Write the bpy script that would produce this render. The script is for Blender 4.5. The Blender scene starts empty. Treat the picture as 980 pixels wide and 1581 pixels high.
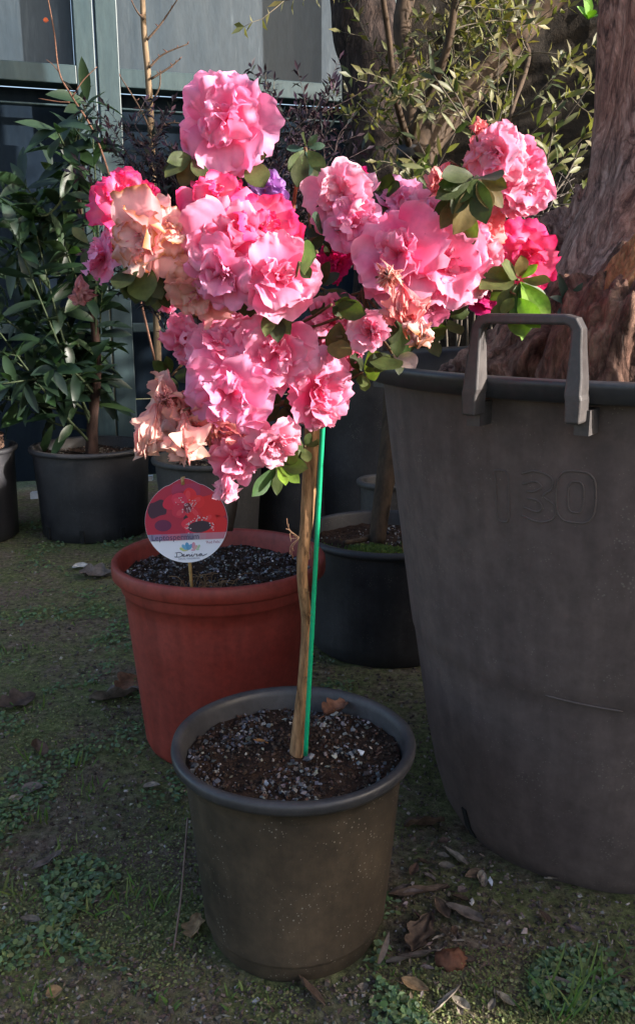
import bpy, math, random
from math import sin, cos, pi, tan, atan, radians, sqrt
from mathutils import Vector, Matrix, noise

SC = bpy.context.scene
COL = SC.collection
PITCH = radians(13.8); CAMH = 0.65; F = 1350.0

# ------------------------------------------------------------------ camera, sky, sun, exposure
cd = bpy.data.cameras.new('camera'); cam = bpy.data.objects.new('camera', cd); COL.objects.link(cam)
cam.location = (0, 0, CAMH); cam.rotation_euler = (pi/2 - PITCH, 0, 0)
cd.sensor_fit = 'VERTICAL'; cd.sensor_height = 36; cd.lens = 36*F/1581
cd.clip_start = 0.02; cd.clip_end = 500
SC.camera = cam
SUN_EL = radians(17.0); SUN_AZ = radians(108.0)       # azimuth clockwise from +Y: the sun stands to the right
w = bpy.data.worlds.new('World'); SC.world = w; w.use_nodes = True
nt = w.node_tree; bg = nt.nodes['Background']
sky = nt.nodes.new('ShaderNodeTexSky'); sky.sky_type = 'NISHITA'; sky.sun_disc = False
sky.sun_elevation = SUN_EL; sky.sun_rotation = SUN_AZ; sky.air_density = 0.8; sky.dust_density = 3.0; sky.ozone_density = 0.6
nt.links.new(sky.outputs[0], bg.inputs[0]); bg.inputs[1].default_value = 0.14
ld = bpy.data.lights.new('sun', 'SUN'); ld.energy = 4.5; ld.angle = radians(0.6); ld.color = (1.0, 0.94, 0.88)
sun = bpy.data.objects.new('sun', ld); COL.objects.link(sun)
SD = Vector((sin(SUN_AZ)*cos(SUN_EL), cos(SUN_AZ)*cos(SUN_EL), sin(SUN_EL)))
sun.rotation_euler = SD.to_track_quat('Z', 'Y').to_euler()
SC.view_settings.view_transform = 'Standard'; SC.view_settings.look = 'None'
SC.view_settings.exposure = 1.5; SC.view_settings.gamma = 1.0
SC.render.engine = 'CYCLES'
SC.cycles.max_bounces = 8; SC.cycles.transmission_bounces = 4; SC.cycles.transparent_max_bounces = 8

# ------------------------------------------------------------------ helpers
CP, SP = cos(PITCH), sin(PITCH)
def ray(px, py):
    cx = (px-490)/F; cy = (790.5-py)/F
    return Vector((cx, CP+cy*SP, -SP+cy*CP))
def W(px, py, fwd):
    "point at forward distance fwd metres seen in direction px,py"
    d = ray(px, py); t = fwd/d.y
    return Vector((0, 0, CAMH)) + d*t
def G(px, py, z=0.0):
    d = ray(px, py); t = (z-CAMH)/d.z
    return Vector((0, 0, CAMH)) + d*t
def mpp(p):
    "metres per pixel at point p"
    return (p.y*CP - (p.z-CAMH)*SP)/F
def nz(v, s=1.0): return noise.noise(Vector(v)*s)
def lerp(a, b, t): return a+(b-a)*t
def mixc(a, b, t): return tuple(a[i]+(b[i]-a[i])*t for i in range(3))
def clamp(x, a=0., b=1.): return max(a, min(b, x))
def jit(c, r, R): k = 1+R.uniform(-r, r); return tuple(clamp(x*k*(1+R.uniform(-r, r)*.3)) for x in c)

class MB:
    def __init__(s): s.v = []; s.f = []; s.c = []; s.m = []
    def add(s, vs, fs, col=(1, 1, 1), m=0):
        n = len(s.v); s.v.extend(vs)
        if col and isinstance(col[0], (tuple, list)): s.c.extend(col)
        else: s.c.extend([col]*len(vs))
        s.f.extend([tuple(i+n for i in f) for f in fs]); s.m.extend([m]*len(fs))
    def build(s, name, mats, parent=None, smooth=True, loc=None):
        me = bpy.data.meshes.new(name)
        off = Vector(loc) if loc is not None else Vector((0, 0, 0))
        me.from_pydata([(v[0]-off[0], v[1]-off[1], v[2]-off[2]) for v in s.v], [], s.f)
        ca = me.color_attributes.new('Col', 'FLOAT_COLOR', 'POINT')
        flat = []
        for c in s.c: flat.extend((c[0], c[1], c[2], 1.0))
        ca.data.foreach_set('color', flat)
        if not isinstance(mats, (list, tuple)): mats = [mats]
        for m in mats: me.materials.append(m)
        me.polygons.foreach_set('material_index', s.m)
        me.polygons.foreach_set('use_smooth', [smooth]*len(s.f))
        me.update()
        o = bpy.data.objects.new(name, me); COL.objects.link(o)
        if parent is not None: o.parent = parent; o.matrix_parent_inverse = Matrix.Translation(-parent.location) if loc is None else Matrix.Translation(-parent.location)
        o.location = off
        return o
def tag(o, label=None, cat=None, group=None, kind=None):
    if label: o['label'] = label
    if cat: o['category'] = cat
    if group: o['group'] = group
    if kind: o['kind'] = kind
    return o
def empty(name, loc, label, cat, group=None):
    o = bpy.data.objects.new(name, None); COL.objects.link(o); o.location = loc
    o.empty_display_size = .05
    return tag(o, label, cat, group)

def grid_faces(nu, nv, closed=False):
    fs = []
    for j in range(nv-1):
        for i in range(nu if closed else nu-1):
            a = j*nu+i; b = j*nu+(i+1) % nu
            fs.append((a, b, b+nu, a+nu))
    return fs
def tube(mb, pts, rad, n=8, col=(1, 1, 1), m=0, caps=True, disp=None):
    pts = [Vector(p) for p in pts]; N = len(pts)
    if not isinstance(rad, (list, tuple)): rad = [rad]*N
    prev = None; vs = []
    for i, p in enumerate(pts):
        t = (pts[min(i+1, N-1)]-pts[max(i-1, 0)])
        if t.length < 1e-9: t = Vector((0, 0, 1))
        t.normalize()
        if prev is None:
            a = t.orthogonal().normalized()
        else:
            a = prev - t*prev.dot(t)
            a = a.normalized() if a.length > 1e-6 else t.orthogonal().normalized()
        prev = a; b = t.cross(a)
        for k in range(n):
            th = 2*pi*k/n; d = a*cos(th)+b*sin(th); r = rad[i]
            q = p+d*r
            if disp: q = q + d*disp(q, r, i/(N-1), th)
            vs.append(q)
    fs = grid_faces(n, N, True)
    if caps:
        fs.append(tuple(range(n))[::-1]); fs.append(tuple((N-1)*n+k for k in range(n)))
    if callable(col): cs = [col(v) for v in vs]
    else: cs = col
    mb.add(vs, fs, cs, m)
def spline(pts, n=8):
    "Catmull-Rom through points"
    pts = [Vector(p) for p in pts]; P = [pts[0]*2-pts[1]]+pts+[pts[-1]*2-pts[-2]]; out = []
    for i in range(1, len(P)-2):
        for k in range(n):
            t = k/n; a, b, c, d = P[i-1], P[i], P[i+1], P[i+2]
            out.append(.5*((2*b)+(c-a)*t+(2*a-5*b+4*c-d)*t*t+(3*b-a-3*c+d)*t**3))
    out.append(pts[-1]); return out
def lathe(mb, prof, c, n=96, col=(1, 1, 1), m=0, disp=None, ang=None):
    vs = []
    for (r, z) in prof:
        for k in range(n):
            th = 2*pi*k/n
            rr = r + (disp(th, z) if disp else 0)
            vs.append(Vector((c[0]+rr*cos(th), c[1]+rr*sin(th), c[2]+z)))
    mb.add(vs, grid_faces(n, len(prof), True), col, m)
def box(mb, c, ex, ey, ez, col=(1, 1, 1), m=0, X=Vector((1, 0, 0)), Y=Vector((0, 1, 0)), Z=Vector((0, 0, 1))):
    c = Vector(c); vs = []
    for sz in (-1, 1):
        for sx, sy in ((-1, -1), (1, -1), (1, 1), (-1, 1)):
            vs.append(c+X*sx*ex/2+Y*sy*ey/2+Z*sz*ez/2)
    mb.add(vs, [(3, 2, 1, 0), (4, 5, 6, 7), (0, 1, 5, 4), (1, 2, 6, 5), (2, 3, 7, 6), (3, 0, 4, 7)], col, m)

def leaf(mb, p, d, up, L, Wd, col, fold=.25, curl=.3, nv=5, shape=.5, twist=0., under=None, wavy=0., nu=3):
    "one leaf: base p, direction d, face normal up; shape: where the widest point lies"
    d = Vector(d).normalized(); up = Vector(up); up = up-d*up.dot(d)
    up = up.normalized() if up.length > 1e-6 else d.orthogonal().normalized()
    s = d.cross(up); vs = []; cs = []
    for j in range(nv+1):
        t = j/nv
        q = (t/shape if t < shape else 1-(t-shape)/(1-shape))
        wd = Wd*.5*(sin(clamp(q)*pi/2)**.85)+Wd*.015
        ang = curl*t
        cpt = p + d*(L*(sin(ang)/ang*t if abs(ang) > 1e-4 else t)) - up*(L*t*(1-cos(ang))/(ang) if abs(ang) > 1e-4 else 0)
        for i in range(nu):
            u = -1+2*i/(nu-1)
            off = s*u*wd + up*abs(u)*wd*fold
            if wavy: off += up*wavy*Wd*sin(t*9+u*2+p.x*90)*abs(u)
            vs.append(cpt+off); k = 1.0+(.10 if abs(u) < .1 else 0)
            cs.append(tuple(c*k for c in col))
    mb.add(vs, grid_faces(nu, nv+1), cs)

# ------------------------------------------------------------------ materials
def mat(name):
    m = bpy.data.materials.new(name); m.use_nodes = True
    n = m.node_tree.nodes; l = m.node_tree.links
    return m, n, l, n['Principled BSDF']
def tex_noise(n, l, scale, detail=6, rough=.6, vec=None, coord='Object', stretch=None):
    t = n.new('ShaderNodeTexNoise'); t.inputs['Scale'].default_value = scale
    t.inputs['Detail'].default_value = detail; t.inputs['Roughness'].default_value = rough
    tc = n.new('ShaderNodeTexCoord')
    if stretch:
        mp = n.new('ShaderNodeMapping'); mp.inputs['Scale'].default_value = stretch
        l.new(tc.outputs[coord], mp.inputs[0]); l.new(mp.outputs[0], t.inputs[0])
    else: l.new(tc.outputs[coord], t.inputs[0])
    return t
def ramp(n, l, src, stops):
    r = n.new('ShaderNodeValToRGB'); e = r.color_ramp.elements
    while len(e) < len(stops): e.new(.5)
    for i, (p, c) in enumerate(stops):
        e[i].position = p; e[i].color = (c[0], c[1], c[2], 1) if isinstance(c, (tuple, list)) else (c, c, c, 1)
    l.new(src, r.inputs[0]); return r
def bump(n, l, src, bs, strength=.5, dist=.002):
    b = n.new('ShaderNodeBump'); b.inputs['Strength'].default_value = strength; b.inputs['Distance'].default_value = dist
    l.new(src, b.inputs['Height']); l.new(b.outputs[0], bs.inputs['Normal']); return b
def mixrgb(n, l, a, b, fac, mode='MIX'):
    x = n.new('ShaderNodeMix'); x.data_type = 'RGBA'; x.blend_type = mode
    for s, v in ((0, fac), (6, a), (7, b)):
        if hasattr(v, 'links') or isinstance(v, bpy.types.NodeSocket): l.new(v, x.inputs[s])
        elif isinstance(v, (int, float)): x.inputs[s].default_value = v
        else: x.inputs[s].default_value = (v[0], v[1], v[2], 1)
    return x.outputs[2]

def m_vcol(name, rough=.5, trans=0., spec=.5, bscale=0, bstr=.3, bdist=.001, var=0., vscale=60, tcol=None, stretch=None):
    m, n, l, b = mat(name)
    a = n.new('ShaderNodeVertexColor'); a.layer_name = 'Col'; c = a.outputs[0]
    if var:
        t = tex_noise(n, l, vscale, 4, .6, stretch=stretch); r = ramp(n, l, t.outputs[0], [(.3, 1-var), (.7, 1+var)])
        c = mixrgb(n, l, c, r.outputs[0], 1.0, 'MULTIPLY')
    l.new(c, b.inputs['Base Color']); b.inputs['Roughness'].default_value = rough
    b.inputs['Specular IOR Level'].default_value = spec
    if bscale:
        t = tex_noise(n, l, bscale, 5, .65, stretch=stretch); bump(n, l, t.outputs[0], b, bstr, bdist)
    if trans:
        tr = n.new('ShaderNodeBsdfTranslucent'); mx = n.new('ShaderNodeMixShader'); mx.inputs[0].default_value = trans
        if tcol:
            l.new(mixrgb(n, l, c, tcol, 1.0, 'MULTIPLY'), tr.inputs[0])
        else: l.new(c, tr.inputs[0])
        l.new(b.outputs[0], mx.inputs[1]); l.new(tr.outputs[0], mx.inputs[2])
        l.new(mx.outputs[0], n['Material Output'].inputs[0])
    return m

def m_plastic(name, base, dusty, dust_amt=(.45, .75), rough=.55, speck=.0, scale=9, speck_col=(.34, .30, .24)):
    m, n, l, b = mat(name)
    t = tex_noise(n, l, scale, 8, .62); r = ramp(n, l, t.outputs[0], [(dust_amt[0], base), (dust_amt[1], dusty)])
    c = r.outputs[0]
    t2 = tex_noise(n, l, scale*14, 6, .7); r2 = ramp(n, l, t2.outputs[0], [(.3, .78), (.7, 1.22)])
    c = mixrgb(n, l, c, r2.outputs[0], 1., 'MULTIPLY')
    # vertical streaks
    t4 = tex_noise(n, l, 14, 5, .6, stretch=(3, 3, .25)); r4 = ramp(n, l, t4.outputs[0], [(.35, .85), (.7, 1.18)])
    c = mixrgb(n, l, c, r4.outputs[0], 1., 'MULTIPLY')
    if speck:
        v = n.new('ShaderNodeTexVoronoi'); v.inputs['Scale'].default_value = 260; v.feature = 'F1'
        tc = n.new('ShaderNodeTexCoord'); l.new(tc.outputs['Object'], v.inputs[0])
        t3 = tex_noise(n, l, 30, 3, .6)
        mm = n.new('ShaderNodeMath'); mm.operation = 'MULTIPLY_ADD'; mm.inputs[1].default_value = -1.0; mm.inputs[2].default_value = .585
        l.new(t3.outputs[0], mm.inputs[0])
        ad = n.new('ShaderNodeMath'); ad.operation = 'LESS_THAN'; l.new(v.outputs['Distance'], ad.inputs[0])
        l.new(mm.outputs[0], ad.inputs[1])
        mu = n.new('ShaderNodeMath'); mu.operation = 'MULTIPLY'; mu.inputs[1].default_value = speck; l.new(ad.outputs[0], mu.inputs[0])
        c = mixrgb(n, l, c, speck_col, mu.outputs[0])
    l.new(c, b.inputs['Base Color'])
    rr = ramp(n, l, t.outputs[0], [(.35, rough-.08), (.7, rough+.2)]); l.new(rr.outputs[0], b.inputs['Roughness'])
    bump(n, l, t2.outputs[0], b, .25, .0006)
    return m

def m_bark(name, dark, light, stretch=(1, 1, .25), scale=40, bstr=.8, bdist=.004, third=None):
    m, n, l, b = mat(name)
    t = tex_noise(n, l, scale, 9, .68, stretch=stretch)
    r = ramp(n, l, t.outputs[0], [(.32, dark), (.62, light)]); c = r.outputs[0]
    if third:
        t3 = tex_noise(n, l, scale*.2, 4, .6); r3 = ramp(n, l, t3.outputs[0], [(.45, 0.), (.62, 1.)])
        c = mixrgb(n, l, c, third, r3.outputs[0])
        c = mixrgb(n, l, c, ramp(n, l, t.outputs[0], [(.3, .45), (.65, 1.2)]).outputs[0], 1., 'MULTIPLY')
    l.new(c, b.inputs['Base Color']); b.inputs['Roughness'].default_value = .85
    b.inputs['Specular IOR Level'].default_value = .25
    bump(n, l, t.outputs[0], b, bstr, bdist); return m

def m_crack(name, deep, mid, light, scale=22, zs=.35, bdist=.012, tint=None):
    "weathered bark or wood: warped, elongated plates with dark cracks"
    m, n, l, b = mat(name)
    tc = n.new('ShaderNodeTexCoord'); mp = n.new('ShaderNodeMapping'); mp.inputs['Scale'].default_value = (1, 1, zs); l.new(tc.outputs['Object'], mp.inputs[0])
    wn = n.new('ShaderNodeTexNoise'); wn.inputs['Scale'].default_value = scale*.7; wn.inputs['Detail'].default_value = 5; l.new(mp.outputs[0], wn.inputs[0])
    ad = n.new('ShaderNodeVectorMath'); ad.operation = 'MULTIPLY_ADD'; ad.inputs[1].default_value = (.16, .16, .16); l.new(wn.outputs['Color'], ad.inputs[0]); l.new(mp.outputs[0], ad.inputs[2])
    v = n.new('ShaderNodeTexVoronoi'); v.feature = 'DISTANCE_TO_EDGE'; v.inputs['Scale'].default_value = scale*1.5; l.new(ad.outputs[0], v.inputs[0])
    cr = ramp(n, l, v.outputs['Distance'], [(.0, .62), (.07, 1.)])
    t = n.new('ShaderNodeTexNoise'); t.inputs['Scale'].default_value = scale*3; t.inputs['Detail'].default_value = 9; t.inputs['Roughness'].default_value = .72; l.new(ad.outputs[0], t.inputs[0])
    c = ramp(n, l, t.outputs[0], [(.36, deep), (.50, mid), (.66, light)]).outputs[0]
    t2 = tex_noise(n, l, 5, 4, .6); r2 = ramp(n, l, t2.outputs[0], [(.42, 0.), (.6, .8)])
    if tint: c = mixrgb(n, l, c, mixrgb(n, l, c, tint, 1., 'MULTIPLY'), r2.outputs[0])
    c = mixrgb(n, l, c, cr.outputs[0], 1., 'MULTIPLY'); l.new(c, b.inputs['Base Color'])
    mm = n.new('ShaderNodeMath'); mm.operation = 'MULTIPLY_ADD'; mm.inputs[1].default_value = .6; l.new(cr.outputs[0], mm.inputs[0]); l.new(t.outputs[0], mm.inputs[2]); mm.inputs[1].default_value = .25
    bump(n, l, mm.outputs[0], b, 1., bdist); b.inputs['Roughness'].default_value = .85; b.inputs['Specular IOR Level'].default_value = .25
    return m

def m_plain(name, c, rough=.5, var=.15, scale=30, metal=0., bdist=.0):
    m, n, l, b = mat(name); t = tex_noise(n, l, scale, 5, .6)
    r = ramp(n, l, t.outputs[0], [(.3, tuple(x*(1-var) for x in c)), (.7, tuple(min(1, x*(1+var)) for x in c))])
    l.new(r.outputs[0], b.inputs['Base Color']); b.inputs['Roughness'].default_value = rough; b.inputs['Metallic'].default_value = metal
    if bdist: bump(n, l, t.outputs[0], b, .6, bdist)
    return m

M_petal = m_vcol('petal', .6, .46, .2, 90, .3, .0010, .06, 220, tcol=(1.0, .70, .80))
M_leaf = m_vcol('azalea_leaf', .55, .30, .28, 160, .5, .0010, .30, 110, tcol=(1.6, 2.0, .6))
M_laurel = m_vcol('laurel_leaf', .40, .16, .5, 60, .25, .001, .2, 30, tcol=(1.4, 1.8, .6))
M_olive = m_vcol('small_leaf', .5, .30, .4, 0, 0, 0, .2, 60, tcol=(1.5, 1.6, .6))
M_darkleaf = m_vcol('dark_tiny_leaf', .5, .15, .3, 0, 0, 0, .2, 60)
M_twig = m_vcol('twig_bark', .8, 0, .2, 180, .6, .001, .3, 200)
M_litter = m_vcol('dead_leaf', .75, .08, .25, 260, .5, .0006, .3, 160)
M_ground_leaf = m_vcol('ground_leaf', .6, .22, .3, 0, 0, 0, .2, 200, tcol=(1.3, 1.6, .7))
M_stone = m_vcol('grit', .75, 0, .3, 400, .4, .0004, .25, 300)
M_flat = m_vcol('printed_card', .38, 0, .5)
M_azbark = m_bark('azalea_bark', (.09, .045, .020), (.42, .23, .11), (1, 1, .12), 260, .9, .0015)
M_oldbark = m_crack('gnarled_bark', (.10, .055, .047), (.36, .205, .16), (.66, .44, .36), 20, .40, .010, tint=(1.1, .8, .68))
M_root = m_crack('rotten_wood', (.055, .028, .018), (.21, .12, .085), (.48, .31, .22), 16, .35, .012, tint=(.75, .62, .6))
M_cutwood = m_crack('bare_orange_wood', (.13, .050, .020), (.36, .165, .070), (.60, .32, .15), 15, .22, .010)
M_darkbark = m_crack('dark_rough_bark', (.007, .005, .005), (.034, .023, .020), (.085, .058, .048), 18, .4, .012)
M_smoothbark = m_bark('smooth_bark', (.025, .018, .013), (.085, .056, .036), (1, 1, .3), 60, .4, .002)
M_palebark = m_bark('pale_bark', (.11, .075, .045), (.26, .18, .11), (1, 1, .2), 90, .5, .002)
M_blackpot = m_plastic('dusty_black_plastic', (.034, .026, .019), (.100, .068, .040), (.36, .70), .55, .65, 7)
M_bigpot = m_plastic('dusty_charcoal_plastic', (.088, .062, .058), (.128, .092, .078), (.35, .7), .72, .22, 3.2)
M_rimpot = m_plastic('black_plastic_rim', (.034, .033, .037), (.060, .055, .054), (.4, .7), .42, .0, 10)
M_backpot = m_plastic('black_plastic', (.018, .018, .022), (.045, .042, .044), (.4, .75), .5, .2, 8)
M_greypot = m_plastic('grey_plastic', (.045, .042, .042), (.085, .075, .065), (.4, .75), .6, .2, 9)
M_redpot = m_plastic('brick_red_plastic', (.235, .030, .020), (.27, .046, .032), (.4, .75), .5, .0, 7)
M_black = m_plain('black_hole', (.006, .006, .006), .9)
M_green = m_plain('green_plastic', (.005, .33, .15), .38, .15, 300)
M_bamboo = m_plain('wooden_stick', (.42, .26, .10), .6, .25, 200)
M_white = m_plain('white_scrap', (.55, .60, .66), .6)
M_tie = m_plain('black_tie', (.02, .02, .022), .6)

def m_soil(name, a=(.010, .006, .005), b_=(.060, .034, .023), sc=70):
    m, n, l, b = mat(name); t = tex_noise(n, l, sc, 9, .75)
    r = ramp(n, l, t.outputs[0], [(.35, a), (.68, b_)]); l.new(r.outputs[0], b.inputs['Base Color'])
    b.inputs['Roughness'].default_value = .95; b.inputs['Specular IOR Level'].default_value = .15
    bump(n, l, t.outputs[0], b, 1., .006); return m
M_soil = m_soil('potting_soil')
# ground: dark earth with mossy patches
m, n, l, b = mat('mossy_earth'); M_ground = m
t1 = tex_noise(n, l, 90, 9, .75); t2 = tex_noise(n, l, 5, 6, .65); t3 = tex_noise(n, l, 28, 5, .7)
earth = ramp(n, l, t1.outputs[0], [(.32, (.038, .027, .020)), (.52, (.18, .132, .100)), (.75, (.40, .32, .26))])
moss = ramp(n, l, t1.outputs[0], [(.32, (.034, .038, .016)), (.55, (.17, .19, .075)), (.75, (.35, .36, .17))])
mk = n.new('ShaderNodeMath'); mk.operation = 'MULTIPLY_ADD'; mk.inputs[1].default_value = .5
l.new(t3.outputs[0], mk.inputs[0]); l.new(t2.outputs[0], mk.inputs[2])
mkr = ramp(n, l, mk.outputs[0], [(.62, 0.), (.84, 1.)])
l.new(mixrgb(n, l, earth.outputs[0], moss.outputs[0], mkr.outputs[0]), b.inputs['Base Color'])
b.inputs['Roughness'].default_value = .95; b.inputs['Specular IOR Level'].default_value = .2
bump(n, l, t1.outputs[0], b, 1., .010)
# gate paint with vertical drip streaks
def m_gate(name, a, c2, drips=True):
    m, n, l, b = mat(name); t = tex_noise(n, l, 5, 6, .6, stretch=(4, 4, .4)); t2 = tex_noise(n, l, 45, 5, .6, stretch=(1.5, 1.5, .5))
    r = ramp(n, l, t.outputs[0], [(.3, a), (.7, c2)]); c = r.outputs[0]
    if drips:
        t3 = tex_noise(n, l, 26, 3, .5, stretch=(1.6, 1.6, .16)); r3 = ramp(n, l, t3.outputs[0], [(.60, 0.), (.78, .55)])
        c = mixrgb(n, l, c, (.12, .15, .165), r3.outputs[0])
    r2 = ramp(n, l, t2.outputs[0], [(.3, .85), (.7, 1.12)]); c = mixrgb(n, l, c, r2.outputs[0], 1., 'MULTIPLY')
    l.new(c, b.inputs['Base Color']); b.inputs['Roughness'].default_value = .45
    if a[0] < .02: b.inputs['Roughness'].default_value = .9; b.inputs['Specular IOR Level'].default_value = .08
    bump(n, l, t2.outputs[0], b, .3, .002); return m
M_panel = m_gate('weathered_teal_panel', (.022, .038, .052), (.044, .060, .072))
M_frame = m_gate('teal_frame_paint', (.024, .048, .056), (.050, .078, .080), False)
M_shadepanel = m_gate('panel_painted_shade', (.006, .012, .022), (.012, .020, .030), False)  # dark colour stands in for the shaded gap and lower gate
M_wall = m_bark('shade_dark_masonry', (.004, .003, .002), (.024, .016, .009), (1, 1, 1), 9, .8, .02)  # ochre wall darkened to near black; its shade is in the colour
M_wall2 = m_bark('rendered_wall', (.30, .28, .25), (.42, .40, .36), (1, 1, 1), 8, .4, .01)

# ------------------------------------------------------------------ ground
def gh(x, y):
    a = .010*nz((x*3.1, y*3.1, 3.3)) + .005*nz((x*11, y*11, 1.7)) + .0025*nz((x*37, y*37, 8.1))
    return a*clamp((6-abs(y))/4)
def axis(lo, hi, step, far):
    out = []; x = lo
    while x <= hi+1e-9: out.append(x); x += step
    s = step; 
    while out[-1] < far: s *= 1.35; out.append(out[-1]+s)
    s = step
    while out[0] > -far: s *= 1.35; out.insert(0, out[0]-s)
    return out
xs = axis(-1.0, 1.0, .0105, 120); ys = axis(.45, 2.4, .0105, 120)
mb = MB(); mb.add([Vector((x, y, gh(x, y))) for y in ys for x in xs], grid_faces(len(xs), len(ys)))
tag(mb.build('ground', M_ground), kind='structure')

PC = Vector((-.0245, .81, 0)); PR, PH = .124, .215           # front pot
RC = Vector((-.142, 1.217, 0)); RR, RH = .154, .287           # red pot
BC = Vector((.366, 1.033, 0)); BR, BH = .318, .580            # big pot
discs = [(PC, .100), (RC, .12), (BC, .205), (Vector((.135, 1.60, 0)), .15), (Vector((-.633, 2.42, 0)), .15)]
def mossm(x, y):
    a = nz((x*4.2, y*4.2, 5.))*.9 + nz((x*13, y*13, 2.))*.6 - .10
    a += .30*clamp((-x-.05)/.25) - .75*clamp(1-abs(x-.15)/.14)*clamp((y-.70)/.06)   # bare litter strip between the pots
    if x > .13 and y < .76: a += .75
    if y > 1.15: a += .12
    return a
R = random.Random(5)
def inpot(x, y, g=0.):
    for c, r in discs:
        if (x-c.x)**2+(y-c.y)**2 < (r+g)**2: return True
    return False
def rand_ground():
    "random ground point biased to even screen coverage"
    while True:
        px = R.uniform(-60, 1040); py = 800+(1-R.random()**1.0)*800
        p = G(px, py)
        if p.y < 3.2 and not inpot(p.x, p.y, -.004): return p
# clover and moss leaflets
gl = MB()
hex6 = [(cos(k*pi/3), sin(k*pi/3)) for k in range(6)]
cnt = 0
for _ in range(60000):
    p = rand_ground(); mk_ = mossm(p.x, p.y)
    if R.random() > clamp((mk_+.05)*2.2): continue
    big = nz((p.x*9, p.y*9, 77.)) > .12
    s = (R.uniform(.0022, .0042) if big else R.uniform(.0008, .0020))*(1+.35*clamp((p.y-1)/1.5))
    z = gh(p.x, p.y)+R.uniform(.001, .009 if big else .004)
    nrm = Vector((R.gauss(0, .35), R.gauss(0, .35)-.1, 1)).normalized(); a = nrm.orthogonal().normalized(); c_ = nrm.cross(a)
    cc = jit(R.choice([(.12, .19, .085), (.10, .155, .065), (.16, .19, .075), (.11, .17, .10)]) if big else R.choice([(.17, .18, .065), (.12, .14, .05), (.21, .21, .09)]), .35, R)
    q = Vector((p.x, p.y, z)); e = R.uniform(.7, 1.); th = R.uniform(0, 6.3)
    if R.random() < .5:
        vs = [q+(a*(cos(th)*u-sin(th)*v*e)+c_*(sin(th)*u+cos(th)*v*e))*s for u, v in hex6]; gl.add(vs, [(0, 1, 2, 3, 4, 5)], cc)
    else:
        u1 = a*cos(th)+c_*sin(th); v1 = nrm.cross(u1)
        gl.add([q-u1*s*1.2, q+v1*s*.6+nrm*s*.2, q+u1*s*1.2, q-v1*s*.6+nrm*s*.2], [(0, 1, 2, 3)], cc)
    cnt += 1
tag(gl.build('ground_cover', M_ground_leaf, smooth=False), 'low moss and tiny clover leaves covering the damp earth', 'ground cover', kind='stuff')
# grass blades
gb = MB()
def tuft(p, n, h):
    for _ in range(n):
        q = Vector((p.x+R.gauss(0, .010), p.y+R.gauss(0, .010), 0)); q.z = gh(q.x, q.y)-.001
        d = Vector((R.gauss(0, .45), R.gauss(0, .45), 1)); 
        leaf(gb, q, d, Vector((R.gauss(0, 1), -1, .2)), h*R.uniform(.5, 1.25), .0022*R.uniform(.7, 1.3), jit(R.choice([(.065, .13, .025), (.09, .15, .03), (.13, .16, .05)]), .25, R), .3, R.uniform(.2, 1.3), 4, .35)
for (px, py, n, h) in [(150, 1400, 14, .026), (205, 1390, 12, .024), (245, 1400, 12, .026), (20, 1390, 12, .028), (60, 1270, 12, .02), (140, 1225, 18, .018), (60, 1545, 8, .02), (250, 1545, 10, .014),
                       (870, 1560, 14, .05), (910, 1540, 10, .045), (840, 1575, 8, .03), (50, 1100, 8, .03), (50, 1180, 7, .03), (120, 1190, 8, .025), (10, 1010, 14, .02), (360, 1540, 12, .012), (700, 1210, 6, .01), (960, 1480, 6, .02), (100, 1320, 8, .02), (90, 1470, 7, .02)]:
    tuft(G(px, py), n, h)
for _ in range(320):
    p = rand_ground()
    if mossm(p.x, p.y) > .12: tuft(p, R.randint(2, 6), R.uniform(.005, .012)*(1+.4*(p.y > 1.3)))
tag(gb.build('grass', M_ground_leaf), 'sparse thin grass blades growing out of the mossy ground', 'grass', kind='stuff')
# grit, soil crumbs, shredded litter
gs = MB()
TET = [Vector((1, 1, 1)), Vector((1, -1, -1)), Vector((-1, 1, -1)), Vector((-1, -1, 1))]
OCT = [Vector(v) for v in ((1, 0, 0), (-1, 0, 0), (0, 1, 0), (0, -1, 0), (0, 0, 1), (0, 0, -1))]
OF = [(0, 2, 4), (2, 1, 4), (1, 3, 4), (3, 0, 4), (2, 0, 5), (1, 2, 5), (3, 1, 5), (0, 3, 5)]
CUBE = [Vector((a, b_, c_)) for c_ in (-1, 1) for a, b_ in ((-1, -1), (1, -1), (1, 1), (-1, 1))]
CF = [(3, 2, 1, 0), (4, 5, 6, 7), (0, 1, 5, 4), (1, 2, 6, 5), (2, 3, 7, 6), (3, 0, 4, 7)]
def chip(mb, p, s, col, R, flat=.6):
    q = Vector((R.gauss(0, 1), R.gauss(0, 1), R.gauss(0, 1))).normalized(); rot = q.rotation_difference(Vector((0, 0, 1))).to_matrix() @ Matrix.Rotation(R.uniform(0, 6), 3, 'Z')
    sc = Vector((s*R.uniform(.7, 1.3), s*R.uniform(.5, 1.), s*R.uniform(.35, .8)))
    if R.random() < .5: base, fs, j = OCT, OF, .25
    else: base, fs, j = CUBE, CF, .3; sc *= .62
    vs = []
    for v in base:
        w_ = rot @ Vector(((v.x+R.uniform(-j, j))*sc.x, (v.y+R.uniform(-j, j))*sc.y, (v.z+R.uniform(-j, j))*sc.z)); w_.z *= .8
        vs.append(p+w_)
    mb.add(vs, fs, col)
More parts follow.
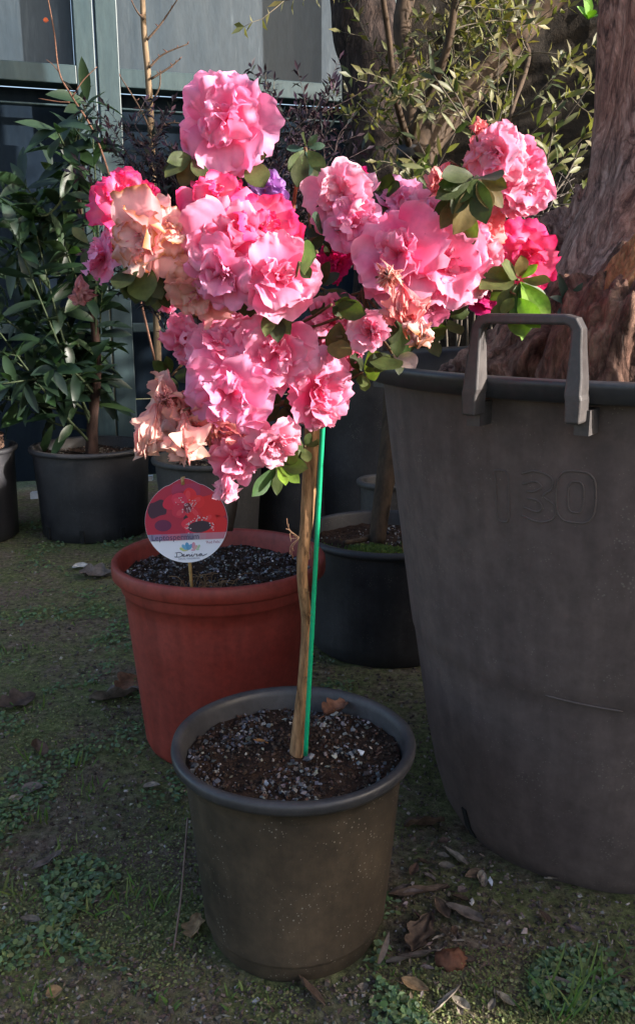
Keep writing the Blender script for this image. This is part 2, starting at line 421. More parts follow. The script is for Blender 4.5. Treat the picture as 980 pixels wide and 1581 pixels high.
for _ in range(16000):
    p = rand_ground(); mk_ = mossm(p.x, p.y)
    if R.random() < clamp(mk_*1.6): continue
    s = R.choice([.0010, .0014, .0018, .0025, .0035])*(1+.3*(p.y > 1.2)); c_ = R.choice([(.08, .058, .045), (.05, .035, .028), (.12, .09, .075), (.19, .16, .13), (.08, .065, .055), (.3, .27, .24) if R.random() < .35 else (.06, .045, .04)])
    chip(gs, Vector((p.x, p.y, gh(p.x, p.y)+s*.25)), s, jit(c_, .3, R), R)
for _ in range(2600):   # shreds
    p = rand_ground(); s = R.uniform(.004, .011); th = R.uniform(0, 6.3)
    leaf(gs, Vector((p.x, p.y, gh(p.x, p.y)+R.uniform(.001, .005))), (cos(th), sin(th), R.gauss(0, .15)), (R.gauss(0, .5), R.gauss(0, .5), 1), s, s*R.uniform(.12, .4), jit(R.choice([(.10, .07, .05), (.16, .12, .085), (.07, .045, .035), (.20, .16, .13)]), .3, R), .3, R.uniform(-.5, 1), 2)
tag(gs.build('litter', M_stone, smooth=False), 'crumbs of earth, grit and shredded leaf bits strewn over the ground', 'ground litter', kind='stuff')

# ------------------------------------------------------------------ dead leaves lying about
def dead_leaf(p, L, Wd, th, col, label, cat='dead leaf', group=None, curl=.8, fold=.5, tilt=.08, lobed=False, name='dead_leaf', lift=.003, stem=True):
    R2 = random.Random(int(p.x*9137+p.y*7717)); mb = MB()
    d = Vector((cos(th), sin(th), tilt)).normalized(); up = Vector((R2.gauss(0, .3), R2.gauss(0, .3), 1)); up = (up-d*up.dot(d)).normalized(); s = d.cross(up)
    nv, nu = 12, 9; vs = []; cs = []
    for j in range(nv+1):
        t = j/nv; wd = .5*Wd*(sin(pi*t**.85)**.75 if 0 < t < 1 else 0.02)
        if lobed: wd *= .62+.55*abs(sin(t*pi*2.6+.5))
        for i in range(nu):
            u = -1+2*i/(nu-1); ang = curl*(t-.4)
            q = p + d*(L*(t-.5)) + up*(L*.5*curl*(t-.5)**2 + fold*wd*abs(u)**1.4 + .06*L*nz((t*4+p.x*50, u*2, p.y*30))) + s*u*wd
            if lobed: q += up*.12*L*nz((t*3+p.y*20, u*3, 2.))
            q.z = max(q.z, gh(q.x, q.y)+.0012) if p.z < .1 else q.z
            q.z += lift if p.z < .1 else 0
            vs.append(q); cs.append(mixc(col, tuple(c*.45 for c in col), clamp(.3+nz((t*5, u*3, p.x*40))*1.2)))
    mb.add(vs, grid_faces(nu, nv+1), cs)
    if stem: tube(mb, [p-d*L*.72+up*.004*0, p-d*L*.5], [.0006, .0008], 5, tuple(c*.6 for c in col))
    o = mb.build(name, M_litter, loc=p); return tag(o, label, cat, group)
br = (.13, .085, .06); gy = (.17, .135, .115); tan_ = (.30, .19, .10); pale = (.34, .28, .22)
DL = [(478, 1540, 52, 18, 2.2, br, 'long curled brown leaf just in front of the foot of the front black pot', .6, False),
      (716, 1424, 52, 20, 2.5, gy, 'grey brown lance shaped leaf on bare soil midway between the two dark pots', .5, False),
      (682, 1412, 34, 14, 1.9, br, 'short dark leaf leaning beside the grey lance shaped leaf', .5, False),
      (700, 1328, 40, 16, 2.2, pale, 'pale narrow leaf below the drain slot of the big pot', .6, False),
      (862, 1366, 46, 10, .05, pale, 'thin pale leaf tight against the foot of the big pot', .3, False),
      (640, 1535, 38, 16, -.6, tan_, 'pale tan folded leaf near the bottom edge right of the front pot', .9, False),
      (864, 1530, 42, 14, 2.7, gy, 'pinkish brown leaf lying on the clover patch lower right', .6, False),
      (178, 1085, 66, 46, .35, gy, 'lobed grey leaf on the moss left of the red pot', .7, True),
      (235, 1222, 26, 13, .1, pale, 'small pale oval leaf left of the front pot rim', .5, False),
      (50, 1226, 30, 20, .3, gy, 'small crumpled leaf on the lower left moss', .8, False),
      (28, 1088, 44, 30, .7, (.10, .07, .055), 'dark broad leaf at the left edge level with the middle of the red pot', .5, True),
      (302, 1437, 34, 26, 1.5, tan_, 'tan leaf tucked against the left foot of the front pot', .7, True),
      (655, 1276, 62, 34, .1, br, 'broad brown leaf on the ground between the front pot rim and the big pot', .5, True),
      (150, 893, 52, 26, -.3, gy, 'grey leaf on the moss just left of the red pot rim', .6, True),
      (127, 880, 30, 14, 0, (.5, .48, .45), 'whitish dry leaf behind the grey leaf near the back pots', .4, False),
      (200, 1065, 40, 30, 1.2, (.20, .10, .06), 'reddish brown leaf touching the left side of the red pot', .4, True),
      (645, 1385, 90, 12, .1, br, 'long straight brown leaf stretching from the front pot to the right', .3, False),
      (640, 1488, 86, 18, .15, gy, 'long grey brown leaf lying right of the foot of the front pot', .3, False),
      (650, 1450, 62, 30, 1.1, br, 'broad torn brown leaf behind the reddish clod', .5, True),
      (690, 1555, 56, 9, .8, pale, 'narrow straw coloured leaf at the bottom edge right of centre', .2, False),
      (75, 1338, 44, 14, .9, gy, 'grey curled strip of leaf on the lower left moss', .7, False),
      (775, 1290, 34, 12, 2.2, br, 'small brown leaf under the edge of the big pot', .5, False),
      (85, 1540, 22, 16, .4, tan_, 'small orange brown leaf at the bottom left corner', .5, False),
      (60, 1162, 36, 20, 2.0, br, 'brown leaf flat on moss left of the lobed grey leaf', .5, False),
      (25, 1250-10, 20, 10, .5, pale, 'tiny pale leaf at the left edge beside the crumpled one', .5, False)]
for (px, py, lp, wp, th, c_, lab, cu, lb) in DL:
    p = G(px, py); p.z = gh(p.x, p.y)+.002; k = mpp(p)
    asp = 1+.45*abs(sin(th))
    dead_leaf(p, lp*k*asp, wp*k*1.35, th, c_, lab, curl=cu, lobed=lb, tilt=R.uniform(0, .1))
for i in range(54):
    px = R.uniform(590, 960 if i % 2 else 780) if i % 3 else R.uniform(0, 620); py = R.uniform(1290, 1575) if i % 3 else R.uniform(900, 1575)
    p = G(px, py)
    if inpot(p.x, p.y, .02) or (p-PC).length < .12: continue
    if px < 620 and i % 3: continue
    p.z = gh(p.x, p.y)+.002; k = mpp(p)
    if px > 560: lab, grp = 'small curled dead leaf in the litter between the front pot and the big pot', 'curled leaves in the litter on the right'
    else: lab, grp = 'small brown dead leaf scattered on the mossy ground at the left', 'dead leaves scattered on the left moss'
    ci = R.randint(0, 3); cw = ['brown', 'grey', 'very dark', 'pale straw'][ci]
    if px > 560: lab = 'small %s curled dead leaf %s' % (cw, 'just below the big tub' if py < 1400 else ('between front pot and clover patch' if px < 740 else 'around the bottom right clover patch'))
    else: lab = 'small %s dead leaf on the mossy ground %s' % (cw, 'level with the red pot' if py < 1180 else 'left of the front pot')
    lf, wf = R.uniform(18, 40), R.uniform(9, 18); lab = lab.replace('small', ('tiny' if lf < 26 else 'short')+(' narrow' if wf < 13 else ' broad'))
    dead_leaf(p, lf*k, wf*k, R.uniform(0, 6.3), jit([br, gy, (.09, .055, .04), pale][ci], .2, R), lab, group=grp, curl=R.uniform(.2, 1.2))
# leaf leaning on the front pot foot, dry stalk leaning on its left side, reddish clod
p = G(588, 1500); mb = MB(); a = Vector((p.x-.004, p.y, .006)); e_ = W(598, 1452, p.y+.004)
leaf(mb, a, e_-a, Vector((.3, -1, .2)), (e_-a).length*1.25, .007, (.16, .12, .10), .5, .2, 8)
tag(mb.build('dead_leaf', M_litter, loc=a), 'narrow grey leaf propped against the right foot of the front pot', 'dead leaf')
mb = MB(); g0 = G(268, 1472); g0.z = .002
tube(mb, spline([g0, W(280, 1380, .80), W(290, 1262, .845)], 8), [.0011]*17, 6, (.17, .12, .10))
tube(mb, [g0, g0+Vector((.004, -.006, .001)), g0+Vector((.006, -.012, 0))], [.0011, .0009, .0005], 5, (.3, .2, .16))
tag(mb.build('dry_stalk', M_twig, loc=g0), 'thin dry brown stalk leaning against the left side of the front pot', 'stalk')
mb = MB(); g0 = G(695, 1492); vs = []
for j in range(13):
    for i in range(20):
        ph = pi*j/12; th = 2*pi*i/20; d = Vector((sin(ph)*cos(th), sin(ph)*sin(th), cos(ph)))
        r = .013*(1+.35*nz(d*2.1)+.18*nz(d*6)); vs.append(g0+Vector((d.x*r*1.2, d.y*r, d.z*r*.8+.007)))
mb.add(vs, grid_faces(20, 13, True), (.15, .062, .036)); tag(mb.build('clod', M_litter, loc=g0), 'rounded reddish brown clod among the dead leaves right of the front pot', 'clod')
for (px, py, s, lab) in [(722, 1400-15, 4, ''), ]: pass
mb = MB()
for lab, px, py, s, c_ in [('white flecked pebble on the soil left of the pinkish leaf', 728, 1399, .0045, (.5, .47, .45)), ('squarish pale pink pebble on bare soil at lower right', 808, 1450, .0055, (.36, .28, .26)), ('small bluish white pebble under the big pot rim edge', 757, 1367, .0045, (.45, .47, .52)), ('round pale pebble on the lower left clover', 117, 1445, .004, (.42, .40, .34)), ('grey pebble in front of the front pot foot', 395, 1547, .004, (.25, .26, .29))]:
    p = G(px, py); mb = MB(); p.z = gh(p.x, p.y)+s*.5; chip(mb, p, s*1.3, c_, random.Random(int(px)))
    tag(mb.build('pebble', M_stone, smooth=False, loc=p), lab, 'pebble')

# ------------------------------------------------------------------ pots
def soil_disc(c, r, z, parent, seed, amp=.008, mtl=None):
    mb = MB(); n = 64; vs = [Vector((c.x, c.y, z))]; rings = 26
    def hz(x, y): return z+amp*nz((x*18, y*18, seed))+amp*.5*nz((x*60, y*60, seed))
    vs = []
    for j in range(rings+1):
        for k in range(n):
            rr = r*j/rings; x = c.x+rr*cos(2*pi*k/n); y = c.y+rr*sin(2*pi*k/n); vs.append(Vector((x, y, hz(x, y))))
    mb.add(vs, grid_faces(n, rings+1, True)); mb.build('soil', mtl or M_soil, parent); return hz
def grit(c, r, hz, n, smin, smax, label, seed, cols, dens=None):
    R2 = random.Random(seed); mb = MB()
    for _ in range(n):
        a = R2.uniform(0, 2*pi); rr = r*sqrt(R2.random()); x = c.x+rr*cos(a); y = c.y+rr*sin(a)
        d = nz((x*22, y*22, seed*.7))+.35*nz((x*7, y*7, 1.))+(.10 if dens is None else dens)
        if R2.random() > clamp(d*3+.25): continue
        s = lerp(smin, smax, R2.random()**2.2); chip(mb, Vector((x, y, hz(x, y)+s*.35)), s, jit(R2.choice(cols), .35, R2), R2)
    for _ in range(int(n*1.3)):
        a = R2.uniform(0, 2*pi); rr = r*sqrt(R2.random()); x = c.x+rr*cos(a); y = c.y+rr*sin(a); s = R2.choice([.0007, .0012, .0018, .0026])*R2.uniform(.8, 1.3)
        chip(mb, Vector((x, y, hz(x, y)+s*.5)), s, jit(R2.choice([(.02, .012, .009), (.045, .026, .018), (.08, .045, .03), (.03, .018, .013), (.25, .23, .20) if R2.random() < .4 else (.05, .03, .02)]), .3, R2), R2)
    return tag(mb.build('grit', M_stone, smooth=False), label, 'grit', kind='stuff')
GC = [(.08, .082, .095), (.11, .115, .13), (.06, .062, .072), (.14, .14, .15), (.09, .08, .078), (.22, .21, .20), (.05, .04, .036)]

# front pot
front = empty('plant_pot', PC, 'dusty black plastic pot in front holding the pink azalea standard', 'plant pot')
mb = MB()
rb = .094
prof = [(rb-.006, -.002), (rb-.003, .004), (rb-.0005, .018), (rb-.0003, .0195), (rb+.0022, .0215), (rb+.0022, .024)]
for k in range(1, 13): t = k/12; prof.append((lerp(rb+.0022, .111, t), lerp(.024, PH-.017, t)))
prof += [(.1125, PH-.0165), (.1128, PH-.014)]
lathe(mb, prof, PC, 128, disp=lambda th, z: .0006*sin(th*3+z*20))
mb.build('wall', M_blackpot, front)
mb = MB()
prof = [(.1126, PH-.0145), (.1205, PH-.0135), (.1232, PH-.010), (PR, PH-.005), (.1232, PH-.0015), (.121, PH), (.1155, PH-.0005), (.1135, PH-.0025), (.1118, PH-.008), (.1075, PH-.03), (.102, PH-.06)]
lathe(mb, prof, PC, 128, disp=lambda th, z: .0005*sin(th*5+1)+.0004*nz((cos(th)*3, sin(th)*3, 1)))
mb.build('rim', M_rimpot, front)
hzf = soil_disc(PC, .1085, PH-.020, front, 4.)
grit(PC, .107, hzf, 1600, .0013, .0042, 'grey grit chips scattered over the dark soil of the front pot', 3, GC)
p = W(519, 1077, .895); p.z = hzf(p.x, p.y)+.007
dead_leaf(p, .036, .026, .7, (.22, .10, .06), 'folded russet leaf lying on the soil at the back of the front pot', curl=.5, fold=.8, lobed=True)
p = W(400, 1128, .83); p.z = hzf(p.x, p.y)+.004
dead_leaf(p, .013, .006, 3., (.32, .15, .05), 'tiny orange leaf bit on the soil left of the azalea stem', curl=.5)
for lab, px, py, s, c_ in [('white stone on the front pot soil right of the green stake', 556, 1160, .0045, (.55, .55, .55)), ('flat grey stone at the foot of the green stake', 475, 1164, .0055, (.2, .21, .23)), ('whitish stone below the russet leaf on the front pot soil', 515, 1098, .005, (.55, .53, .50)), ('greenish white stone midway between stake and pot rim', 517, 1163, .0048, (.33, .34, .30)), ('pale stone chip on the soil near the front rim', 410, 1206, .0042, (.3, .32, .36))]:
    d = ray(px, py); t = (PH-.016-CAMH)/d.z; p = Vector((0, 0, CAMH))+d*t; p.z = hzf(p.x, p.y)+s*.45; mb = MB(); chip(mb, p, s*1.25, c_, random.Random(px)); tag(mb.build('stone', M_stone, smooth=False, loc=p), lab, 'stone')

# red pot
red = empty('plant_pot', RC, 'brick red plastic pot with a round plant tag standing behind the front pot', 'plant pot')
mb = MB(); rb = .117
prof = [(rb-.012, -.002), (rb-.004, .004), (rb, .014)]
for k in range(1, 13): t = k/12; prof.append((lerp(rb, .1375, t), lerp(.014, RH-.045, t)))
prof += [(.1385, RH-.0445), (.1415, RH-.040), (.1425, RH-.0245)]
lathe(mb, prof, RC, 128); mb.build('wall', M_redpot, red)
mb = MB()
prof = [(.1423, RH-.0245), (.1505, RH-.0235), (.1535, RH-.020), (RR, RH-.012), (.1535, RH-.003), (.1515, RH), (.1465, RH), (.1440, RH-.003), (.1415, RH-.012), (.133, RH-.06)]
lathe(mb, prof, RC, 128); mb.build('rim', M_redpot, red)
hzr = soil_disc(RC, .1385, RH-.028, red, 9., .010)
grit(RC, .137, hzr, 2200, .0014, .0038, 'pale grit chips mixed into the soil of the red pot', 8, GC+[(.45, .45, .44)], .2)
R2 = random.Random(4); mb = MB(); q0 = W(318, 872, 1.14)
for _ in range(46):
    a = Vector((q0.x+R2.gauss(0, .018), q0.y+R2.gauss(0, .008), hzr(q0.x, q0.y)+.001)); d = Vector((R2.gauss(0, .8), R2.gauss(0, .4), R2.uniform(.3, 1))).normalized(); L = R2.uniform(.012, .032)
    tube(mb, spline([a, a+d*L*.6, a+d*L+Vector((R2.gauss(0, .006), 0, -.008))], 3), .0005, 4, jit((.22, .13, .07), .3, R2))
tag(mb.build('dead_grass_tuft', M_twig, loc=q0), 'tuft of wispy dead roots on the red pot soil below the tag', 'dead grass')

# big 130 litre pot
big = empty('large_tub', BC, 'large charcoal plastic tub with upright handles holding the gnarled old olive', 'plant tub')
def big_r(z):
    P_ = [(0, .186), (.02, .198), (.06, .210), (.12, .222), (.25, .243), (.254, .2455), (.40, .267), (.555, .288), (.60, .29)]
    for a, b_ in zip(P_, P_[1:]):
        if z <= b_[0]: return lerp(a[1], b_[1], (z-a[0])/(b_[0]-a[0]))
    return P_[-1][1]
mb = MB()
prof = [(big_r(z), z) for z in [0, .004, .01, .02, .035, .05, .07, .09, .12, .16, .2, .235, .2495, .2535, .27, .3, .35, .4, .45, .5, BH-.020]]
lathe(mb, prof, BC, 160, disp=lambda th, z: .0015*sin(th*2+.6)+.001*nz((cos(th)*2, sin(th)*2, z*4)))
mb.build('wall', M_bigpot, big)
mb = MB(); z0 = BH
prof = [(.2875, z0-.0205), (.309, z0-.0200), (.314, z0-.018), (.3165, z0-.006), (.3175, z0-.002), (.3155, z0), (.300, z0), (.292, z0-.001), (.287, z0-.006), (.277, z0-.05), (.268, z0-.1)]
lathe(mb, prof, BC, 160); mb.build('rim', M_rimpot, big)
soil_disc(BC, .2755, z0-.060, big, 2., .02)
def BP(th, r, z):  # th measured from the direction facing the camera, positive to the left
    return Vector((BC.x-r*sin(th), BC.y-r*cos(th), z))
# raised number 130 and seam scar
def wob(th, z):
    a = -pi/2-th; return .0015*sin(a*2+.6)+.001*nz((cos(a)*2, sin(a)*2, z*4))
def emb(strokes, thc, zc, h, wd, name):
    mb = MB()
    for st in strokes:
        pts = []
        for (u, v) in spline([(u, v, 0) for u, v in st], 6) if False else [(q.x, q.y) for q in spline([(u, v, 0) for u, v in st], 8)]:
            z = zc+v*h; th = thc-(u*wd)/big_r(z); pts.append(BP(th, big_r(z)+wob(th, z)+.0001, z))
        tube(mb, pts, .0010, 6)
    o = mb.build(name, M_num, big); return o
M_num = m_plain('scuffed_relief', (.098, .074, .066), .72, .15, 60)
def rr_(cx, cy, w_, h_, n=14):
    return [(cx+w_*abs(cos(a))**.6*(1 if cos(a) > 0 else -1), cy+h_*abs(sin(a))**.7*(1 if sin(a) > 0 else -1)) for a in [2*pi*k/n for k in range(n+1)]]
d1 = [[(-.16, .5), (.0, .52), (.12, .45), (.14, 0), (.12, -.45), (0, -.52), (-.12, -.45), (-.14, 0), (-.14, .3), (-.16, .5)]]
d3 = [[(-.3, .42), (-.05, .5), (.25, .42), (.28, .2), (.12, .03), (.32, -.12), (.32, -.38), (.05, -.5), (-.3, -.42)], [(-.28, .22), (-.02, .3), (.08, .2), (-.05, .1), (-.2, .08)], [(-.2, -.05), (.02, -.08), (.1, -.22), (-.02, -.3), (-.28, -.24)]]
d0 = [rr_(0, 0, .36, .5), rr_(0, 0, .14, .30)]
CT = math.atan2(BC.x-.195, BC.y-.80)
def theta_at(px): 
    best = None
    for k in range(-200, 200):
        th = k*.01; p = BP(th, .262, .42); z = p.y*CP-(p.z-CAMH)*SP
        q = 490+F*p.x/z
        if th > -.6 and th < 1.3 and (best is None or abs(q-px) < best[0]): best = (abs(q-px), th)
    return best[1]
def z_at(px, py, r=.26):
    th = theta_at(px); p = BP(th, r, .4); return W(px, py, p.y).z
for ds, px in ((d1, 782), (d3, 832), (d0, 888)):
    zc = z_at(px, 762); emb(ds, theta_at(px), zc, .050, .050, 'embossed_number')
th0 = theta_at(850); th1 = theta_at(985); mb = MB()
tube(mb, [BP(lerp(th0, th1, k/12), big_r(.250)+.0022+wob(lerp(th0, th1, k/12), .25), .2535-.003*(k/12)) for k in range(13)], [.0004]+[.0012]*11+[.0005], 6); mb.build('seam', M_num, big)
# drain slot
SLOT_T = min((k*.005 for k in range(60, 300)), key=lambda th: abs(490+F*BP(th, .2, .03).x/(BP(th, .2, .03).y*CP-(.03-CAMH)*SP)-724))
for thd in (SLOT_T, SLOT_T-1.15, SLOT_T+1.2):
    mb = MB()
    for z_ in (.030, ):
        pts = []
        vs = []
        for j in range(7):
            zz = lerp(.006, .048, j/6)
            for s_ in (-1, 1):
                for o_ in (.0012, -.012):
                    vs.append(BP(thd+s_*.0045/.2*(1.25-.5*j/6), big_r(zz)+wob(thd, zz)+o_+.0012, zz))
        fs = []
        for j in range(6):
            a = j*4; fs += [(a, a+2, a+6, a+4), (a+2, a+3, a+7, a+6), (a+1, a, a+4, a+5)]
        fs += [(0, 1, 3, 2), (24, 26, 27, 25)]
        mb.add(vs, fs)
    mb.build('drain_slot', M_black, big, smooth=False)
# handles: an upright arch hooked outside the rim
def handle(thc, wd=.093, top=.052, drop=.014):
    mb = MB(); N_ = Vector((-sin(thc), -cos(thc), 0)); T_ = Vector((-cos(thc), sin(thc), 0)); Z_ = Vector((0, 0, 1))
    C_ = BP(thc, .3235, BH)
    path = []   # (t, z, width, depth)
    h = wd/2
    path += [(-h-.001, -drop-.020, .013, .022), (-h-.001, -drop, .0145, .024), (-h, -.010, .0145, .024), (-h, .004, .0135, .021), (-h+.001, top*.55, .0105, .017), (-h+.0015, top-.008, .0098, .015), (-h+.005, top-.0022, .0100, .015), (-h+.012, top, .0088, .015)]
    path += [(x, top, .0088, .015) for x in (-.02, 0, .02)]
    path += [(-a, b_, c_, d_) for a, b_, c_, d_ in path[7::-1]]
    vs = []
    for i, (t, z, sw, sd) in enumerate(path):
        t0, z0_, *_ = path[max(i-1, 0)]; t1, z1_, *_ = path[min(i+1, len(path)-1)]
        tg = Vector((t1-t0, z1_-z0_)); tg.normalize(); nn = Vector((-tg.y, tg.x))
        for cu, su in ((-1, -1), (1, -1), (1, 1), (-1, 1)):
            o = nn*cu*sw/2; vs.append(C_+T_*(t+o.x)+Z_*(z+o.y)+N_*(su*sd/2))
    fs = grid_faces(4, len(path), True)+[(3, 2, 1, 0), tuple(len(vs)-4+k for k in range(4))]
    mb.add(vs, fs); ho = mb.build('handle', M_handle, big, smooth=False)
    bm_ = ho.modifiers.new('edge', 'BEVEL'); bm_.width = .0022; bm_.segments = 3; bm_.limit_method = 'ANGLE'; bm_.angle_limit = radians(50)
    for s_ in (-1, 1):
        mb = MB(); box(mb, C_+T_*(s_*(h+.004))-N_*.020+Z_*(-.0345), .013, .026, .022, X=T_, Y=N_); o = mb.build('bracket', M_handle, big, smooth=False)
M_handle = m_plastic('handle_plastic', (.050, .043, .042), (.085, .072, .066), (.4, .7), .45, .0, 14)
TH = radians(35.0)
for k in range(4): handle(TH+k*pi/2)

# embedded olive: trunk, root mass, cut wood
oak = empty('old_olive_tree', (.43, 1.10, .52), 'thick gnarled old olive trunk with split root base in the large tub', 'olive tree')
def rough_trunk(mb, path, rad, n, amp, fr, seed, ridge=1., flute=0.):
    def dsp(q, r, t, th):
        v = Vector((q.x*fr, q.y*fr, q.z*fr*.35+seed))
        a = noise.fractal(v, 1.0, 2.1, 5); b_ = 1-abs(nz((q.x*fr*.55, q.y*fr*.55, q.z*fr*.14+seed)))*2
        return amp*r*(a*.6+ridge*b_*.5) + flute*r*sin(th*5+q.z*6+nz((q.z*4, seed, 0))*3)
    tube(mb, path, rad, n, disp=dsp)
mb = MB()
pth = spline([(.415, 1.10, .50), (.42, 1.10, .60), (.425, 1.11, .70), (.432, 1.11, .80), (.436, 1.12, 1.0), (.445, 1.13, 1.3), (.40, 1.15, 1.7)], 34)
rads = []
for q in pth:
    z = q.z; rads.append(.098+.115*clamp((.78-z)/.24)**1.7+.02*clamp((.62-z)/.1) if z < 1.0 else .100-.02*(z-1))
rough_trunk(mb, pth, rads, 220, .17, 14, 3.); mb.build('trunk', M_oldbark, oak)
def lump(mb, c, sx, sy, sz, seed, amp=.35, fr=1.6, nu=60, nv=36, ax=None, grain=1.):
    rot = Matrix.Identity(3) if ax is None else Vector((0, 0, 1)).rotation_difference(Vector(ax).normalized()).to_matrix()
    vs = []
    for j in range(nv+1):
        ph = pi*j/nv
        for i in range(nu):
            th = 2*pi*i/nu; d = Vector((sin(ph)*cos(th), sin(ph)*sin(th), cos(ph)))
            v = Vector((d.x*fr, d.y*fr, d.z*fr*.5))+Vector((seed, seed*.3, 0))
            r = 1+amp*noise.fractal(v, 1., 2.1, 6)+amp*.6*(1-abs(nz(Vector((d.x*fr*2.2, d.y*fr*2.2, d.z*.8))+Vector((seed, 0, 0))))*2.4)*grain*.28
            vs.append(Vector(c)+rot @ Vector((d.x*sx*r, d.y*sy*r, d.z*sz*r)))
    mb.add(vs, grid_faces(nu, nv+1, True))
def lump_obj(name, c, s, seed, m_, amp=.35, fr=1.6, ax=None, grain=1.): 
    mb = MB(); lump(mb, c, s[0], s[1], s[2], seed, amp, fr, ax=ax, grain=grain, nu=90, nv=60); return mb.build(name, m_, oak)
lump_obj('root', W(800, 570, .99), (.070, .055, .050), 3.1, M_root, .26, 2.0, (-.5, 0, 1))
lump_obj('root', W(845, 540, .97), (.050, .050, .085), 8.1, M_root, .24, 2.2, (.55, -.1, 1))
lump_obj('root', W(900, 560, .89), (.040, .040, .085), 5.7, M_root, .28, 2.2, (.3, 0, 1))
lump_obj('root', W(760, 592, 1.02), (.06, .05, .035), 1.7, M_root, .28, 2.0)
lump_obj('root', W(960, 560, .85), (.040, .035, .080), 6.2, M_root, .30, 2.4, (.15, 0, 1))
lump_obj('root', W(925, 500, .93), (.028, .030, .085), 2.9, M_root, .24, 2.0, (.45, 0, 1))
lump_obj('bare_wood', W(972, 476, .88), (.034, .030, .088), 2.2, M_cutwood, .26, 2.3, (.42, 0, 1), 1.)
lump_obj('root', W(850, 400, 1.25), (.050, .05, .055), 9.3, M_oldbark, .28, 2.0, (-.5, 0, 1))
lump_obj('root', W(890, 372, 1.22), (.022, .03, .065), 4.4, M_oldbark, .28, 2.0, (.1, 0, 1))
lump_obj('root', W(800, 440, 1.28), (.07, .05, .045), 7.7, M_oldbark, .28, 2.0)
# small weed at base
R2 = random.Random(9); mb = MB(); q0 = W(876, 470, .90)
for dx, dy in ((-12, -45), (22, -32), (28, -8), (-22, -15), (10, 22), (-16, 18)):
    d = (W(876+dx, 470+dy, .885)-q0); leaf(mb, q0, d, (R2.gauss(0, .4), -1, .6), d.length*1.0, .008, jit((.03, .055, .04), .2, R2), .3, .4, 6)
tube(mb, [q0, q0+Vector((0, .01, -.03))], .001, 5, (.05, .05, .03))
tag(mb.build('seedling', M_laurel, loc=q0), 'small dark seedling with narrow leaves at the base of the old trunk', 'seedling')

# ------------------------------------------------------------------ back row of pots
def simple_pot(c, r, h, rb, label, m_, lip=.010, lh=.014, soil_z=.03, slots=0, name='plant_pot'):
    e = empty(name, c, label, 'plant pot'); mb = MB()
    prof = [(rb-.01, -.002), (rb, .006)]+[(lerp(rb, r-lip, k/8), lerp(.006, h-lh, k/8)) for k in range(1, 9)]
    lathe(mb, prof, c, 80); mb.build('wall', m_, e)
    mb = MB(); prof = [(r-lip, h-lh), (r-.002, h-lh+.001), (r, h-lh*.5), (r-.001, h-.002), (r-.004, h), (r-.011, h), (r-.014, h-.005), (r-.02, h-.08)]
    lathe(mb, prof, c, 80); mb.build('rim', m_, e)
    soil_disc(c, r-.0135, h-soil_z, e, r*30, .012)
    for k in range(slots):
        th = -pi/2+.75*(k-(slots-1)/2); mb = MB(); d = Vector((cos(th), sin(th), 0)); box(mb, Vector((c.x, c.y, .022))+d*(rb+.001), .012, .010, .034, X=Vector((-d.y, d.x, 0)), Y=d); mb.build('drain_slot', M_black, e, smooth=False)
    return e
LC = Vector((-.633, 2.42, 0)); simple_pot(LC, .168, .250, .145, 'black plastic pot with drain slots holding the laurel shrub at the back left', M_backpot, slots=3)
simple_pot(Vector((-.98, 2.36, 0)), .155, .255, .14, 'black pot with a dried root ball at the left edge of the photo', M_backpot)
OC = Vector((.135, 1.60, 0)); simple_pot(OC, .167, .222, .145, 'wide black pot with mossy soil behind the green stake', M_backpot, soil_z=.030)
simple_pot(Vector((-.28, 2.22, 0)), .146, .253, .12, 'grey plastic pot half hidden behind the round plant tag', M_greypot, soil_z=.035)
TC = Vector((.135, 2.45, 0)); simple_pot(TC, .19, .46, .15, 'tall black container in deep shade behind the wide black pot', M_backpot)
simple_pot(Vector((-.06, 2.42, 0)), .13, .33, .11, 'dark upright container between the grey pot and the tall black one', M_backpot)
simple_pot(Vector((.155, 1.93, 0)), .068, .252, .05, 'narrow grey pot peeking out behind the leaning olive stem', M_greypot)
mb = MB(); lump(mb, (-.95, 2.36, .265), .085, .08, .045, 3., .3, 2.5); tag(mb.build('root_ball', M_root), 'dry brown root ball in the pot at the left edge', 'root ball')
for px, py, fw, lab in ((55, 771, 2.75, 'white plastic scrap on the ground between the two left back pots'), (231, 743, 2.8, 'small white scrap on the ground beyond the laurel pot')):
    p = G(px, py); mb = MB(); box(mb, p+Vector((0, 0, .012)), .024, .02, .028 if px < 100 else .018, X=Vector((1, .2, .1)).normalized()); tag(mb.build('plastic_scrap', M_white, smooth=False, loc=p), lab, 'scrap')
# moss on the wide black pot soil
R2 = random.Random(2); mb = MB()
for _ in range(2600):
    a = R2.uniform(0, 6.3); q = R2.gauss(0, 1); cx, cy = ((.105, 1.53) if R2.random() < .75 else (.01, 1.56))
    x, y = cx+R2.gauss(0, .028), cy+R2.gauss(0, .025)
    if (x-OC.x)**2+(y-OC.y)**2 > .15**2: continue
    z = .192+.014*math.exp(-((x-.105)**2+(y-1.53)**2)/.0012)
    leaf(mb, Vector((x, y, z)), (R2.gauss(0, .7), R2.gauss(0, .7), 1), (0, -1, .5), R2.uniform(.004, .011), .0022, jit(R2.choice([(.10, .15, .03), (.07, .12, .03)]), .3, R2), .2, .6, 2)
tag(mb.build('moss', M_ground_leaf), 'bright green moss and weeds on the soil of the wide black pot', 'moss', kind='stuff')
grit(OC, .14, lambda x, y: .192, 900, .0016, .004, 'grit and bark crumbs on the soil of the wide black pot', 21, GC, -.05)
grit(LC, .145, lambda x, y: .222, 900, .002, .006, 'coarse crumbs on the soil of the laurel pot', 22, [(.08, .06, .05), (.14, .11, .09), (.2, .17, .14)], .1)
